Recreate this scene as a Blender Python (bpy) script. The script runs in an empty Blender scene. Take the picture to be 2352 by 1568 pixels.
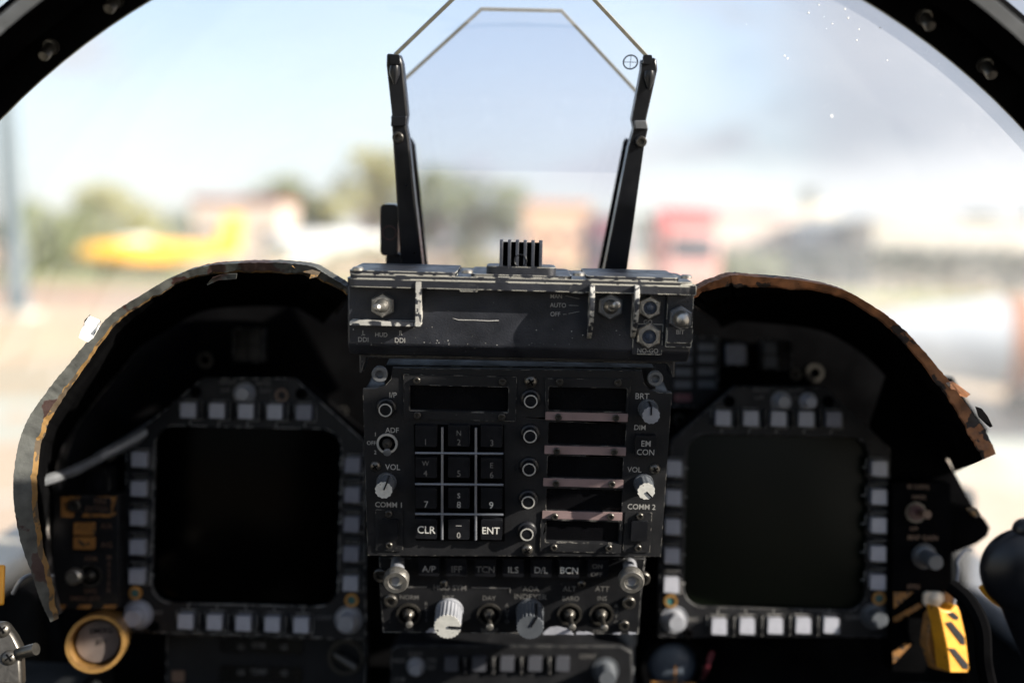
import bpy, math, random
from mathutils import Vector, Matrix, noise
from mathutils.geometry import tessellate_polygon
random.seed(7)
SC = bpy.context.scene
COL = SC.collection
R = math.radians
# ------------------------------------------------------------------ camera
FPX = 35/36*2352                      # focal length in pixels of a 2352 px wide picture
PITCH, ROLL, CAMZ = R(5.0), R(1.4), 3.0
CAM = Vector((0, 0, CAMZ))
FW = Vector((0, math.cos(PITCH), -math.sin(PITCH)))
U0 = Vector((0, math.sin(PITCH), math.cos(PITCH))); R0 = Vector((1, 0, 0))
RT = R0*math.cos(ROLL)+U0*math.sin(ROLL); UP = U0*math.cos(ROLL)-R0*math.sin(ROLL)
cd = bpy.data.cameras.new('camera'); cam = bpy.data.objects.new('camera', cd); COL.objects.link(cam)
cam.matrix_world = Matrix(((RT.x, UP.x, -FW.x, 0), (RT.y, UP.y, -FW.y, 0), (RT.z, UP.z, -FW.z, CAMZ), (0, 0, 0, 1)))
cd.lens = 35; cd.sensor_width = 36; cd.clip_start = .02; cd.clip_end = 20000
cd.dof.use_dof = True; cd.dof.focus_distance = .572; cd.dof.aperture_fstop = 2.3
SC.camera = cam
# ------------------------------------------------------------------ light
SUN_A, SUN_E = R(22), R(25)           # degrees behind the right hand, height
SD = Vector((math.cos(SUN_E)*math.cos(SUN_A), -math.cos(SUN_E)*math.sin(SUN_A), math.sin(SUN_E)))
sl = bpy.data.lights.new('sun', 'SUN'); sl.energy = 5.0; sl.angle = R(.53); sl.color = (1, .93, .82)
so = bpy.data.objects.new('sun', sl); COL.objects.link(so); so.rotation_euler = SD.to_track_quat('Z', 'Y').to_euler()
SC.view_settings.view_transform = 'Standard'; SC.view_settings.look = 'None'
SC.view_settings.exposure = 1.62; SC.view_settings.gamma = 1; SC.view_settings.use_curve_mapping = False
w = bpy.data.worlds.new('World'); SC.world = w; w.use_nodes = True
nt = w.node_tree; nt.nodes.clear(); N = nt.nodes.new; L = nt.links.new
sky = N('ShaderNodeTexSky'); sky.sky_type = 'NISHITA'; sky.sun_disc = False; sky.sun_elevation = SUN_E
sky.sun_rotation = math.atan2(SD.x, SD.y); sky.air_density = 1.0; sky.dust_density = 1.2
tc = N('ShaderNodeTexCoord'); mp = N('ShaderNodeMapping'); mp.inputs['Scale'].default_value = (1, 1, 2.6)
mp.inputs['Location'].default_value = (3.1, 1.7, .4)
nz = N('ShaderNodeTexNoise'); nz.inputs['Scale'].default_value = 2.6; nz.inputs['Detail'].default_value = 7; nz.inputs['Roughness'].default_value = .55
rp = N('ShaderNodeValToRGB'); rp.color_ramp.elements[0].position = .50; rp.color_ramp.elements[1].position = .64
L(tc.outputs['Generated'], mp.inputs['Vector']); L(mp.outputs[0], nz.inputs['Vector']); L(nz.outputs[0], rp.inputs[0])
sep = N('ShaderNodeSeparateXYZ'); L(tc.outputs['Generated'], sep.inputs[0])
def mth(op, a, b=None, c=None):
    n = N('ShaderNodeMath'); n.operation = op
    for i, x in enumerate((a, b, c)):
        if x is None: continue
        if isinstance(x, (int, float)): n.inputs[i].default_value = x
        else: L(x, n.inputs[i])
    return n.outputs[0]
def mrange(v, a, b, c, d):
    n = N('ShaderNodeMapRange'); n.inputs[1].default_value = a; n.inputs[2].default_value = b
    n.inputs[3].default_value = c; n.inputs[4].default_value = d; n.interpolation_type = 'SMOOTHSTEP'; L(v, n.inputs[0]); return n.outputs[0]
low = mrange(sep.outputs['Z'], -.02, .40, .75, .12)        # bank of thin cloud thickening to the horizon
mask = mth('MAXIMUM', mth('MULTIPLY', rp.outputs[0], .9), low)
bank = mth('MULTIPLY', mrange(sep.outputs['X'], .12, .32, 0, 1), mrange(sep.outputs['Z'], .36, .24, 0, .92))
mask = mth('MAXIMUM', mask, bank)
mask = mth('MINIMUM', mask, .97)
wob = mth('MULTIPLY_ADD', nz.outputs[0], .5, -.25)
shx = mrange(mth('ADD', sep.outputs['X'], wob), .10, .30, 0, 1); shz = mrange(mth('ADD', sep.outputs['Z'], mth('MULTIPLY', wob, .35)), .055, .13, .08, 1)
shade = mth('MULTIPLY', shx, shz)
cm = N('ShaderNodeMix'); cm.data_type = 'RGBA'
cm.inputs[6].default_value = (3.3, 3.35, 3.5, 1); cm.inputs[7].default_value = (1.75, 1.85, 2.12, 1); L(shade, cm.inputs[0])
mx = N('ShaderNodeMix'); mx.data_type = 'RGBA'; L(mask, mx.inputs[0]); L(sky.outputs[0], mx.inputs[6]); L(cm.outputs[2], mx.inputs[7])
bg = N('ShaderNodeBackground'); bg.inputs[1].default_value = .096; L(mx.outputs[2], bg.inputs[0])
wo = N('ShaderNodeOutputWorld'); L(bg.outputs[0], wo.inputs[0])

# ------------------------------------------------------------------ materials
def mat(name, col, rough=.5, metal=0, var=0, vs=60, bump=0, bs=400, wear=0, wcol=(.5, .48, .42), wr=.0008, second=None, sthr=.58, ss=40, coat=0, spec=.5, trans=0):
    m = bpy.data.materials.new(name); m.use_nodes = True; t = m.node_tree; b = t.nodes['Principled BSDF']
    b.inputs['Roughness'].default_value = rough; b.inputs['Metallic'].default_value = metal
    b.inputs['Specular IOR Level'].default_value = spec; b.inputs['Coat Weight'].default_value = coat
    n = t.nodes.new; l = t.links.new
    tcn = n('ShaderNodeTexCoord'); base = n('ShaderNodeRGB'); base.outputs[0].default_value = (*col, 1); cur = base.outputs[0]
    def nse(sc, det=4):
        q = n('ShaderNodeTexNoise'); q.inputs['Scale'].default_value = sc; q.inputs['Detail'].default_value = det
        l(tcn.outputs['Object'], q.inputs['Vector']); return q.outputs[0]
    def ramp(src, a, b2):
        r = n('ShaderNodeMapRange'); r.inputs[1].default_value = a; r.inputs[2].default_value = b2; l(src, r.inputs[0]); return r.outputs[0]
    def mix(f, a, bb):
        q = n('ShaderNodeMix'); q.data_type = 'RGBA'; l(f, q.inputs[0]) if not isinstance(f, float) else None
        l(a, q.inputs[6])
        if isinstance(bb, tuple): q.inputs[7].default_value = (*bb, 1)
        else: l(bb, q.inputs[7])
        return q.outputs[2]
    if var:
        f = ramp(nse(vs), .35, .7); cur = mix(f, cur, tuple(min(1, c*(1+var)+.002*var) for c in col))
        rr = ramp(nse(vs*2.3), .3, .7); mr = n('ShaderNodeMapRange'); mr.inputs[3].default_value = rough*.85; mr.inputs[4].default_value = min(1, rough*1.25)
        l(rr, mr.inputs[0]); l(mr.outputs[0], b.inputs['Roughness'])
    if second: cur = mix(ramp(nse(ss, 6), sthr, sthr+.02), cur, second)
    if wear:
        bv = n('ShaderNodeBevel'); bv.samples = 6; bv.inputs[0].default_value = wr; g = n('ShaderNodeNewGeometry')
        d = n('ShaderNodeVectorMath'); d.operation = 'DOT_PRODUCT'; l(bv.outputs[0], d.inputs[0]); l(g.outputs['Normal'], d.inputs[1])
        e = ramp(d.outputs['Value'], .985, .90); wn = ramp(nse(170, 5), .62-.2*wear, .66-.2*wear)
        mm = n('ShaderNodeMath'); mm.operation = 'MULTIPLY'; l(e, mm.inputs[0]); l(wn, mm.inputs[1])
        sp = ramp(nse(520, 2), .76, .78); ad = n('ShaderNodeMath'); ad.operation = 'MAXIMUM'; l(mm.outputs[0], ad.inputs[0])
        s2 = n('ShaderNodeMath'); s2.operation = 'MULTIPLY'; s2.inputs[1].default_value = .6*min(wear, 1); l(sp, s2.inputs[0]); l(s2.outputs[0], ad.inputs[1])
        cur = mix(ad.outputs[0], cur, wcol)
    if bump:
        bp = n('ShaderNodeBump'); bp.inputs['Strength'].default_value = bump; bp.inputs['Distance'].default_value = .0006
        l(nse(bs), bp.inputs['Height']); l(bp.outputs[0], b.inputs['Normal'])
    l(cur, b.inputs['Base Color']); m.diffuse_color = (*col, 1); return m
def glass(name, tint, dust, dcol=(.8, .8, .82), gloss=.04, nscale=6):
    m = bpy.data.materials.new(name); m.use_nodes = True; t = m.node_tree; t.nodes.clear(); n = t.nodes.new; l = t.links.new
    tr = n('ShaderNodeBsdfTransparent'); tr.inputs[0].default_value = (*tint, 1)
    gl = n('ShaderNodeBsdfGlossy'); gl.inputs['Roughness'].default_value = .02
    df = n('ShaderNodeBsdfTranslucent'); df.inputs[0].default_value = (*dcol, 1)
    d2 = n('ShaderNodeBsdfDiffuse'); d2.inputs[0].default_value = (*dcol, 1)
    tcn = n('ShaderNodeTexCoord'); q = n('ShaderNodeTexNoise'); q.inputs['Scale'].default_value = nscale; q.inputs['Detail'].default_value = 5; l(tcn.outputs['Object'], q.inputs[0])
    mr = n('ShaderNodeMapRange'); mr.inputs[1].default_value = .35; mr.inputs[2].default_value = .7; mr.inputs[3].default_value = dust*.6; mr.inputs[4].default_value = dust*1.5; l(q.outputs[0], mr.inputs[0])
    a = n('ShaderNodeMixShader'); a.inputs[0].default_value = gloss; l(tr.outputs[0], a.inputs[1]); l(gl.outputs[0], a.inputs[2])
    dd = n('ShaderNodeAddShader'); dm = n('ShaderNodeMixShader'); dm.inputs[0].default_value = .5; l(df.outputs[0], dm.inputs[1]); l(d2.outputs[0], dm.inputs[2])
    b = n('ShaderNodeMixShader'); l(mr.outputs[0], b.inputs[0]); l(a.outputs[0], b.inputs[1]); l(dm.outputs[0], b.inputs[2])
    o = n('ShaderNodeOutputMaterial'); l(b.outputs[0], o.inputs[0]); t.nodes.remove(dd); return m
K = {}
K['box'] = mat('worn_black_enamel', (.0075, .0082, .0108), .40, 0, 1.0, 50, .3, 900, .88, (.44, .42, .36), .0009, spec=.35)
K['worn'] = mat('rubbed_paint_edge', (.30, .29, .265), .5, .3, .5, 200, .3, 700, second=(.02, .022, .028), sthr=.50, ss=230)
K['panel'] = mat('black_panel', (.0045, .0047, .0055), .55, 0, .6, 45, .3, 1400, .45, (.2, .19, .17), .0006, spec=.22)
K['panel2'] = mat('black_bezel', (.0045, .0047, .0055), .5, 0, .5, 40, .2, 900, .75, (.4, .39, .37), .0010, spec=.2)
K['dark'] = mat('matt_black', (.0018, .0018, .002), .9, 0, .6, 30, .2, 300, spec=.0)
K['tub'] = mat('dark_interior_paint', (.004, .0045, .005), .8, 0, .8, 12, .3, 100, spec=.08)
K['key'] = mat('key_plastic', (.0045, .0048, .006), .34, 0, .4, 90, .1, 900, spec=.25)
K['win'] = mat('dark_filter_glass', (.002, .002, .0025), .25, 0, .3, 30, spec=.15)
K['screen'] = mat('crt_glass', (.0004, .0005, .0005), .15, 0, 0, spec=.02)
K['screen2'] = mat('crt_glass_reflection_tint', (.0016, .0030, .0012), .36, 0, 0, spec=.12)  # green tint of the screen's reflection put into the base colour
K['txt'] = mat('engraved_lettering', (.20, .195, .185), .6, 0, .3, 120)
K['txtd'] = mat('dim_lettering', (.075, .072, .068), .6, 0, .3, 120)
K['txtw'] = mat('bright_lettering', (.42, .41, .38), .6, 0, .2, 120)
K['ringw'] = mat('pale_ring', (.21, .205, .19), .5, 0, .3, 150)
K['grid'] = mat('grey_grid_bar', (.12, .125, .14), .35, .4, .3, 90)
K['pink'] = mat('pinkish_strip', (.13, .09, .088), .55, 0, .3, 90)
K['screw'] = mat('dark_screw', (.06, .056, .05), .35, .8, .5, 300)
K['steel'] = mat('dull_steel', (.26, .25, .23), .36, .9, .4, 300, .2, 800)
K['steeld'] = mat('grey_painted_metal', (.09, .094, .10), .42, .3, .4, 100)
K['btn'] = mat('pale_button_plastic', (.23, .235, .265), .4, 0, .25, 160)
K['btnd'] = mat('dim_button_plastic', (.12, .123, .15), .45, 0, .25, 160)
K['knob'] = mat('grey_knob', (.15, .155, .17), .38, 0, .4, 90)
K['knobd'] = mat('dark_knob', (.05, .055, .062), .4, 0, .4, 90)
K['knobw'] = mat('pale_knob_cap', (.33, .325, .3), .4, 0, .3, 300, second=(.03, .03, .03), sthr=.66, ss=300)
K['gold'] = mat('brass', (.34, .19, .06), .35, .8, .4, 200)
K['teal'] = mat('teal_lens', (.03, .09, .085), .2)
K['fin'] = mat('anodised_black', (.016, .018, .024), .45, 0, .6, 200, spec=.3)
K['chip'] = mat('chipped_edge_paint', (.006, .006, .007), .5, second=(.42, .40, .36), sthr=.50, ss=150)
K['lens'] = mat('dark_lens', (.03, .038, .055), .25, spec=.4)
K['yellow'] = mat('yellow_paint', (.46, .20, .006), .5, 0, .4, 80, .3, 400, second=(.10, .05, .012), sthr=.66, ss=220)
K['yellowd'] = mat('worn_orange_paint', (.17, .075, .015), .6, 0, .5, 120, second=(.02, .015, .01), sthr=.60, ss=220)
K['black'] = mat('gloss_black', (.004, .0045, .006), .32, 0, .3, 30, spec=.3)
K['rim'] = mat('flaking_hood_rim', (.021, .022, .020), .65, 0, 1.6, 90, .8, 160, second=(.022, .008, .006), sthr=.52, ss=48)
K['rimr'] = mat('torn_brown_rim', (.115, .045, .016), .75, 0, 1.8, 120, .9, 160, second=(.02, .012, .008), sthr=.55, ss=75)
K['rimedge'] = mat('fibreglass_edge', (.12, .066, .018), .7, 0, .5, 90, .6, 300, second=(.05, .035, .02), sthr=.52, ss=90)
K['hoodtop'] = mat('cracked_hood_skin', (.02, .019, .018), .6, 0, .8, 60, .8, 120, second=(.30, .27, .25), sthr=.55, ss=70)
K['flake'] = mat('white_flake', (.75, .74, .70), .6)
K['glassw'] = glass('windscreen_acrylic', (.975, .98, .985), .125, (.78, .79, .82))
K['glassh'] = glass('combiner_glass', (.958, .965, .99), .009, (.8, .82, .95), .05, 14)
K['glassf'] = glass('combiner_front_glass', (.965, .972, .99), .012, (.8, .82, .95), .03, 14)
K['gedge'] = mat('glass_edge', (.20, .19, .15), .35, 0, .3, 200)
K['red'] = mat('dark_red_lens', (.10, .012, .02), .4)
K['redd'] = mat('red_cap', (.03, .003, .003), .5)
K['rail'] = mat('beige_rail', (.42, .37, .29), .6, 0, .4, 30)
K['horizon'] = mat('grey_gauge_face', (.04, .05, .065), .45, 0, .2, 20)
K['brown'] = mat('brown_decal', (.10, .058, .035), .6)

# ------------------------------------------------------------------ mesh helpers
class MB:
    def __init__(s): s.v = []; s.f = []; s.m = []
    def add(s, vs, fs, m=0):
        o = len(s.v); s.v += [tuple(v) for v in vs]
        for f in fs: s.f.append(tuple(i+o for i in f)); s.m.append(m)
    def box(s, cx, cy, cz, sx, sy, sz, m=0, rz=0):
        c, q = math.cos(rz), math.sin(rz); vs = []
        for z in (-.5, .5):
            for x, y in ((-.5, -.5), (.5, -.5), (.5, .5), (-.5, .5)):
                X, Y = x*sx, y*sy; vs.append((cx+X*c-Y*q, cy+X*q+Y*c, cz+z*sz))
        s.add(vs, [(3, 2, 1, 0), (4, 5, 6, 7), (0, 1, 5, 4), (1, 2, 6, 5), (2, 3, 7, 6), (3, 0, 4, 7)], m)
    def lathe(s, cx, cy, prof, n=24, m=0, close=False, M=None, ph=0):
        vs = []; fs = []
        for r, z in prof:
            for i in range(n):
                a = 2*math.pi*i/n+ph; p = Vector((r*math.cos(a), r*math.sin(a), z))
                if M: p = M @ p
                vs.append((p.x+cx, p.y+cy, p.z))
        k = len(prof)
        for j in range(k if close else k-1):
            for i in range(n):
                a, b = j*n+i, j*n+(i+1) % n; c, d = ((j+1) % k)*n+(i+1) % n, ((j+1) % k)*n+i
                fs.append((a, b, c, d))
        if not close:
            fs.append(tuple(range(n-1, -1, -1))); fs.append(tuple((k-1)*n+i for i in range(n)))
        s.add(vs, fs, m)
    def cyl(s, cx, cy, z0, z1, r, m=0, n=24, r1=None, ph=0): s.lathe(cx, cy, [(r, z0), (r if r1 is None else r1, z1)], n, m, ph=ph)
    def ring(s, cx, cy, z0, z1, ri, ro, m=0, n=32): s.lathe(cx, cy, [(ro, z0), (ro, z1), (ri, z1), (ri, z0)], n, m, close=True)
    def dome(s, cx, cy, z, r, h, m=0, n=20, k=6): s.lathe(cx, cy, [(r*math.cos(i/k*math.pi/2*.97), z+h*math.sin(i/k*math.pi/2)) for i in range(k+1)], n, m)
    def tube(s, pts, rs, n=10, m=0):
        pts = [Vector(p) for p in pts]; vs = []; fs = []
        if not isinstance(rs, (list, tuple)): rs = [rs]*len(pts)
        pre = None
        for i, p in enumerate(pts):
            t = (pts[min(i+1, len(pts)-1)]-pts[max(i-1, 0)]).normalized()
            if pre is None: pre = t.orthogonal().normalized()
            u = (pre-t*pre.dot(t)).normalized(); pre = u; w2 = t.cross(u)
            for j in range(n):
                a = 2*math.pi*j/n; vs.append(p+(u*math.cos(a)+w2*math.sin(a))*rs[i])
        for i in range(len(pts)-1):
            for j in range(n): fs.append((i*n+j, i*n+(j+1) % n, (i+1)*n+(j+1) % n, (i+1)*n+j))
        fs.append(tuple(range(n-1, -1, -1))); fs.append(tuple((len(pts)-1)*n+j for j in range(n)))
        s.add(vs, fs, m)
    def prism(s, outer, z0, z1, m=0, holes=(), sm=None):
        loops = [list(outer)]+[list(h) for h in holes]
        def area(p): return sum(p[i][0]*p[(i+1) % len(p)][1]-p[(i+1) % len(p)][0]*p[i][1] for i in range(len(p)))
        loops = [l if (area(l) > 0) == (i == 0) else l[::-1] for i, l in enumerate(loops)]
        tri = tessellate_polygon([[Vector((x, y, 0)) for x, y in l] for l in loops]); flat = [p for l in loops for p in l]; n = len(flat)
        vs = [(x, y, z0) for x, y in flat]+[(x, y, z1) for x, y in flat]; fs = []; sf = []
        for t in tri:
            a, b, c = [Vector(flat[i]) for i in t]
            if (b-a).cross(c-a) < 0: t = t[::-1]
            fs.append(tuple(i+n for i in t)); fs.append(tuple(t[::-1]))
        o = 0
        for l in loops:
            k = len(l)
            for i in range(k): a, b = o+i, o+(i+1) % k; sf.append((a, b, b+n, a+n))
            o += k
        off = len(s.v); s.add(vs, fs, m)
        for f in sf: s.f.append(tuple(i+off for i in f)); s.m.append(m if sm is None else sm)
def rrect(x0, y0, x1, y1, r, k=5):
    x0, x1 = min(x0, x1), max(x0, x1); y0, y1 = min(y0, y1), max(y0, y1); p = []
    for cx, cy, a in ((x1-r, y1-r, 0), (x0+r, y1-r, 90), (x0+r, y0+r, 180), (x1-r, y0+r, 270)):
        for i in range(k+1): t = R(a+90*i/k); p.append((cx+r*math.cos(t), cy+r*math.sin(t)))
    return p
def obj(name, mb, mats, parent=None, bevel=0, ang=35, loc=None):
    me = bpy.data.meshes.new(name); me.from_pydata(mb.v, [], mb.f)
    for m in (mats if isinstance(mats, (list, tuple)) else [mats]): me.materials.append(K[m] if isinstance(m, str) else m)
    me.polygons.foreach_set('material_index', mb.m); me.polygons.foreach_set('use_smooth', [True]*len(mb.f))
    me.update(); me.set_sharp_from_angle(angle=R(ang))
    o = bpy.data.objects.new(name, me); COL.objects.link(o)
    if parent: o.parent = parent
    if loc: o.location = loc
    if bevel:
        b = o.modifiers.new('bevel', 'BEVEL'); b.width = bevel; b.segments = 2; b.limit_method = 'ANGLE'; b.angle_limit = R(40)
        b.harden_normals = False
    return o
def cp(o, parent, loc, label=None):
    c = o.copy(); COL.objects.link(c); c.parent = parent; c.location = loc
    if label: c['label'] = label
    for ch in o.children:
        d = ch.copy(); COL.objects.link(d); d.parent = c
    return c
def tag(o, label, cat, group=None, kind=None):
    o['label'] = label; o['category'] = cat
    if group: o['group'] = group
    if kind: o['kind'] = kind
    return o
def struct(o): o['kind'] = 'structure'; return o
def empty(name, loc=(0, 0, 0), rz=0):
    o = bpy.data.objects.new(name, None); COL.objects.link(o); o.location = loc; o.rotation_euler = (0, 0, rz); o.empty_display_size = .05; return o
TC = {}
def text_mesh(s):
    if s not in TC:
        c = bpy.data.curves.new('t', 'FONT'); c.body = s; c.size = 1; c.align_x = 'CENTER'; c.resolution_u = 3; c.offset = .006
        o = bpy.data.objects.new('t', c); COL.objects.link(o); bpy.context.view_layer.update()
        me = bpy.data.meshes.new_from_object(o.evaluated_get(bpy.context.evaluated_depsgraph_get()))
        vs = [v.co.copy() for v in me.vertices]; fs = [tuple(p.vertices) for p in me.polygons]
        bpy.data.objects.remove(o); bpy.data.curves.remove(c); bpy.data.meshes.remove(me)
        x0, x1 = min(v.x for v in vs), max(v.x for v in vs); y0, y1 = min(v.y for v in vs), max(v.y for v in vs)
        cx, cy, w_, h_ = (x0+x1)/2, (y0+y1)/2, x1-x0, y1-y0
        TC[s] = ([(v.x-cx, v.y-cy) for v in vs], fs, w_, h_)
    return TC[s]
def text(mb, s, x, y, h, z=.00015, wd=None, m=0, rot=0):
    vs, fs, w_, h_ = text_mesh(s); k = h/(.70 if h_ < .2 else h_); kx = k*.92 if wd is None else wd/w_
    c, q = math.cos(rot), math.sin(rot)
    mb.add([(x+vx*kx*c-vy*k*q, y+vx*kx*q+vy*k*c, z) for vx, vy in vs], fs, m)
def ray(px, py): return FW+RT*((px-1176)/FPX)+UP*((784-py)/FPX)
def W(px, py, d): return CAM+ray(px, py)*d
# the photograph was measured in enlarged crops; these turn crop positions into picture positions
def A(x, y): return 775.2+.36621*x, 602.9+.36621*y
def B(x, y): return 775.2+.36621*x, 1119.7+.36621*y
def D(x, y): return .36621*x, 1062.3+.36621*y
def F(x, y): return 1493+.36523*x, 1062.3+.36523*y
def Cc(x, y): return .36614*x, 574.2+.36614*y
def E(x, y): return 1493+.36617*x, 574.2+.36617*y
def G(x, y): return 803.9+.42107*x, .42107*y
class Panel:                          # a tilted plane: x to the right, y up along it, z out of it towards the pilot
    def __init__(s, name, px, py, d, tilt, yaw=0):
        t = R(tilt); ya = R(yaw)
        s.n = Vector((math.sin(ya)*math.cos(t), -math.cos(ya)*math.cos(t), math.sin(t))); s.x = Vector((math.cos(ya), math.sin(ya), 0))
        s.y = s.n.cross(s.x); s.o = W(px, py, d); s.k = d/FPX*.36621; s.kp = d/FPX
        s.root = bpy.data.objects.new(name, None); COL.objects.link(s.root); s.root.empty_display_size = .05
        s.root.matrix_world = Matrix(((s.x.x, s.y.x, s.n.x, s.o.x), (s.x.y, s.y.y, s.n.y, s.o.y), (s.x.z, s.y.z, s.n.z, s.o.z), (0, 0, 0, 1)))
    def __call__(s, p, h=0):
        d = ray(*p); t = ((s.o+s.n*h-CAM).dot(s.n))/d.dot(s.n); q = CAM+d*t-s.o; return q.dot(s.x), q.dot(s.y)
    def poly(s, pts, h=0): return [s(p, h) for p in pts]
    def rect(s, f, x0, y0, x1, y1, r=.0008, h=0):
        a = s(f(x0, y0), h); b = s(f(x1, y1), h); c = s(f(x1, y0), h); d = s(f(x0, y1), h)
        return rrect((a[0]+d[0])/2, (a[1]+c[1])/2, (b[0]+c[0])/2, (b[1]+d[1])/2, r)
def screw(parent, x, y, z, r, kind='hex', name='screw', m='screw'):
    b = MB()
    if kind == 'hex':
        b.lathe(0, 0, [(r, 0), (r, r*.75), (r*.86, r*.9), (r*.56, r*.9), (r*.50, r*.35), (.0001, r*.3)], 18)
    elif kind == 'cross':
        b.dome(0, 0, 0, r, r*.7, n=18); b.box(0, 0, r*.62, r*1.1, r*.22, r*.22, 1, .6); b.box(0, 0, r*.62, r*1.1, r*.22, r*.23, 1, .6+math.pi/2)
    else:
        b.lathe(0, 0, [(r, 0), (r, r*.5), (r*.9, r*.6), (r*.55, r*.6), (r*.5, -r*.1), (.0001, -r*.1)], 6 if kind == 'nut' else 24)
    return obj(name, b, [m, 'dark'], parent, loc=(x, y, z))
def knob(parent, x, y, r, h, fl=16, m='knobd', capm='knob', mark=None, name='knob', skirt=1.15, markm='black'):
    b = MB(); n = fl*4; pr = [(r*(1-.07*(i % 4 in (0, 3))), 0) for i in range(n)]
    def starloop(rr): return [((rr*(1-.06*((i % 4) < 2)))*math.cos(2*math.pi*i/n), (rr*(1-.06*((i % 4) < 2)))*math.sin(2*math.pi*i/n)) for i in range(n)]
    b.cyl(0, 0, 0, h*.14, r*skirt, 0); b.prism(starloop(r), h*.12, h, 0)
    o = obj(name, b, m, parent, loc=(x, y, 0))
    c = MB(); c.prism(starloop(r*.99), h+.00003, h+.0005, 0); obj('cap', c, capm, o)
    if mark is not None:
        k = MB(); a = mark; dx, dy = math.cos(a), math.sin(a); k.box(dx*r*.55, dy*r*.55, h+.0007, r*.95, r*.16, .0006, 0, a)
        k.box(dx*r*1.0, dy*r*1.0, h*.6, r*.09, r*.16, h*.8, 0, a); obj('pointer', k, markm, o)
    return o
def rknob(parent, x, y, r, h, m='knob', name='knob'):
    b = MB(); b.lathe(0, 0, [(r*1.3, 0), (r*1.3, h*.12), (r, h*.16), (r*.97, h*.92), (r*.88, h)], 28); b.ring(0, 0, 0, .0012, r*1.42, r*1.55)
    return obj(name, b, m, parent, loc=(x, y, 0))
def toggle(parent, x, y, r, tip, h, ringm='knobd', levm='steel', name='toggle_switch'):
    b = MB(); b.ring(0, 0, -.001, .0012, r*.80, r); b.cyl(0, 0, -.0012, .0004, r*.82, 1)
    o = obj(name, b, [ringm, 'dark'], parent, loc=(x, y, 0)); c = MB()
    t = Vector((tip[0]-x, tip[1]-y, h)); c.lathe(0, 0, [(r*.5, 0), (r*.45, .002), (r*.25, .004)], 16)
    c.tube([(0, 0, .001), t*.5, t*.88], [.0012, .0014, .0020], 12); l_ = obj('lever', c, 'screw', o); c = MB(); c.tube([t*.87, t*.92, t*.98, t], [.0020, .0024, .0020, .0009], 12); obj('tip', c, levm, l_); return o

# ================================================================== COCKPIT
# ---------------- upper control box under the head-up display
P = Panel('control_box', *A(1155, 350), .556, -4); k = P.k
tag(P.root, 'worn black control box with chipped edges and MAN AUTO OFF lettering, above the keypad panel', 'control box')
b = MB(); body = P.poly([A(62, 150), A(2235, 150), A(2238, 530), A(62, 515)])
bk = [(x, y) for x, y in body]
yb = P(A(60, 585))[1]; yt = P(A(60, 120))[1]; x0, x1 = body[0][0], body[1][0]; ym = P(A(100, 512))[1]
b.add([(x0, yt, 0), (x1, yt, 0), (x1, ym, 0), (x0, ym, 0), (x0, yb, -.006), (x1, yb, -.006), (x0, yt, -.05), (x1, yt, -.05), (x0, yb, -.05), (x1, yb, -.05)],
      [(3, 2, 1, 0), (4, 5, 2, 3), (8, 9, 5, 4), (6, 7, 9, 8), (0, 1, 7, 6), (0, 6, 8, 4, 3), (1, 2, 5, 9, 7)])
obj('body', b, 'box', P.root, .0012)
b = MB()                              # top plate with rounded corners, stepping down in tabs
zt = .0095
yl = P(A(100, 152), zt)[1]; yu = P(A(100, 100), zt)[1]; xl, xr = P(A(52, 120), zt)[0], P(A(2255, 120), zt)[0]
def plan(mb, poly, y0, y1, m=0):      # prism standing along panel y from an (x, z) outline
    t = MB(); t.prism([(x, -z) for x, z in poly], y0, y1); mb.add([(x, z2, -y2) for x, y2, z2 in t.v], t.f, m)
plan(b, rrect(xl, -.052, xr, zt, .006), yl, yu)
plan(b, rrect(xl+.0015, -.052, xr-.0015, zt-.0012, .005), yu-.0001, yu+.0022)
plan(b, rrect(xl+.001, -.045, xl+.060, zt-.0042, .003), yu+.002, yu+.0042)
plan(b, rrect(xl+.068, -.045, xr-.068, zt-.0050, .003), yu+.002, yu+.0036)
plan(b, rrect(xr-.060, -.045, xr-.009, zt-.0042, .003), yu+.002, yu+.0042)
for xa, xb_, yy in ((765, 880, 182), (1460, 1560, 192), (2150, 2250, 205)):
    q = P.rect(A, xa, 140, xb_, yy, .001, zt-.001); b.prism(q, zt-.0055, zt-.0004)
obj('top_plate', b, 'box', P.root, .0007)
for X, Y in ((135, 75), (815, 78), (1510, 90), (2180, 105)):
    x, _ = P(A(X, Y)); s = MB(); s.lathe(0, 0, [(.0032, 0), (.0032, .0012), (.0024, .002), (.0001, .0022)], 18)
    o = obj('screw', s, 'steel', P.root, loc=(x, yu+.0040, .0035)); o.rotation_euler = (R(-90), 0, 0)
b = MB()                              # guard around the left switch
q = P.rect(A, 490, 120, 524, 400, .0006, .010); b.prism(q, .0001, .0105)
q = P.rect(A, 75, 372, 488, 396, .0006, .010); b.prism(q, .0001, .0100)
obj('switch_guard', b, 'worn', P.root, .0006)
for X in (1590, 1868):                # curved guard fins
    xx = P(A(X, 300), .008)[0]; y1 = P(A(X, 135), .004)[1]; y0 = P(A(X, 478), .002)[1]; pts = []
    for i in range(13):
        a = i/12; pts.append((y1+(y0-y1)*a, .0005+.0148*math.sin(math.pi*(.25+.75*a))**.7))
    pts += [(y0, -.0005), (y1, -.0005)]; f = MB(); f.prism(pts, -.0012, .0012)
    g = MB(); g.add([(xx+z, y, x) for y, x, z in f.v], f.f); g.m = f.m
    obj('guard_fin', g, 'worn', P.root, .0004)
b = MB(); b.prism(P.rect(A, 2062, 190, 2226, 530, .0006, .002), .0001, .0028); b.prism(P.rect(A, 2066, 405, 2228, 505, .001, .005), .0026, .0048)
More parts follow.
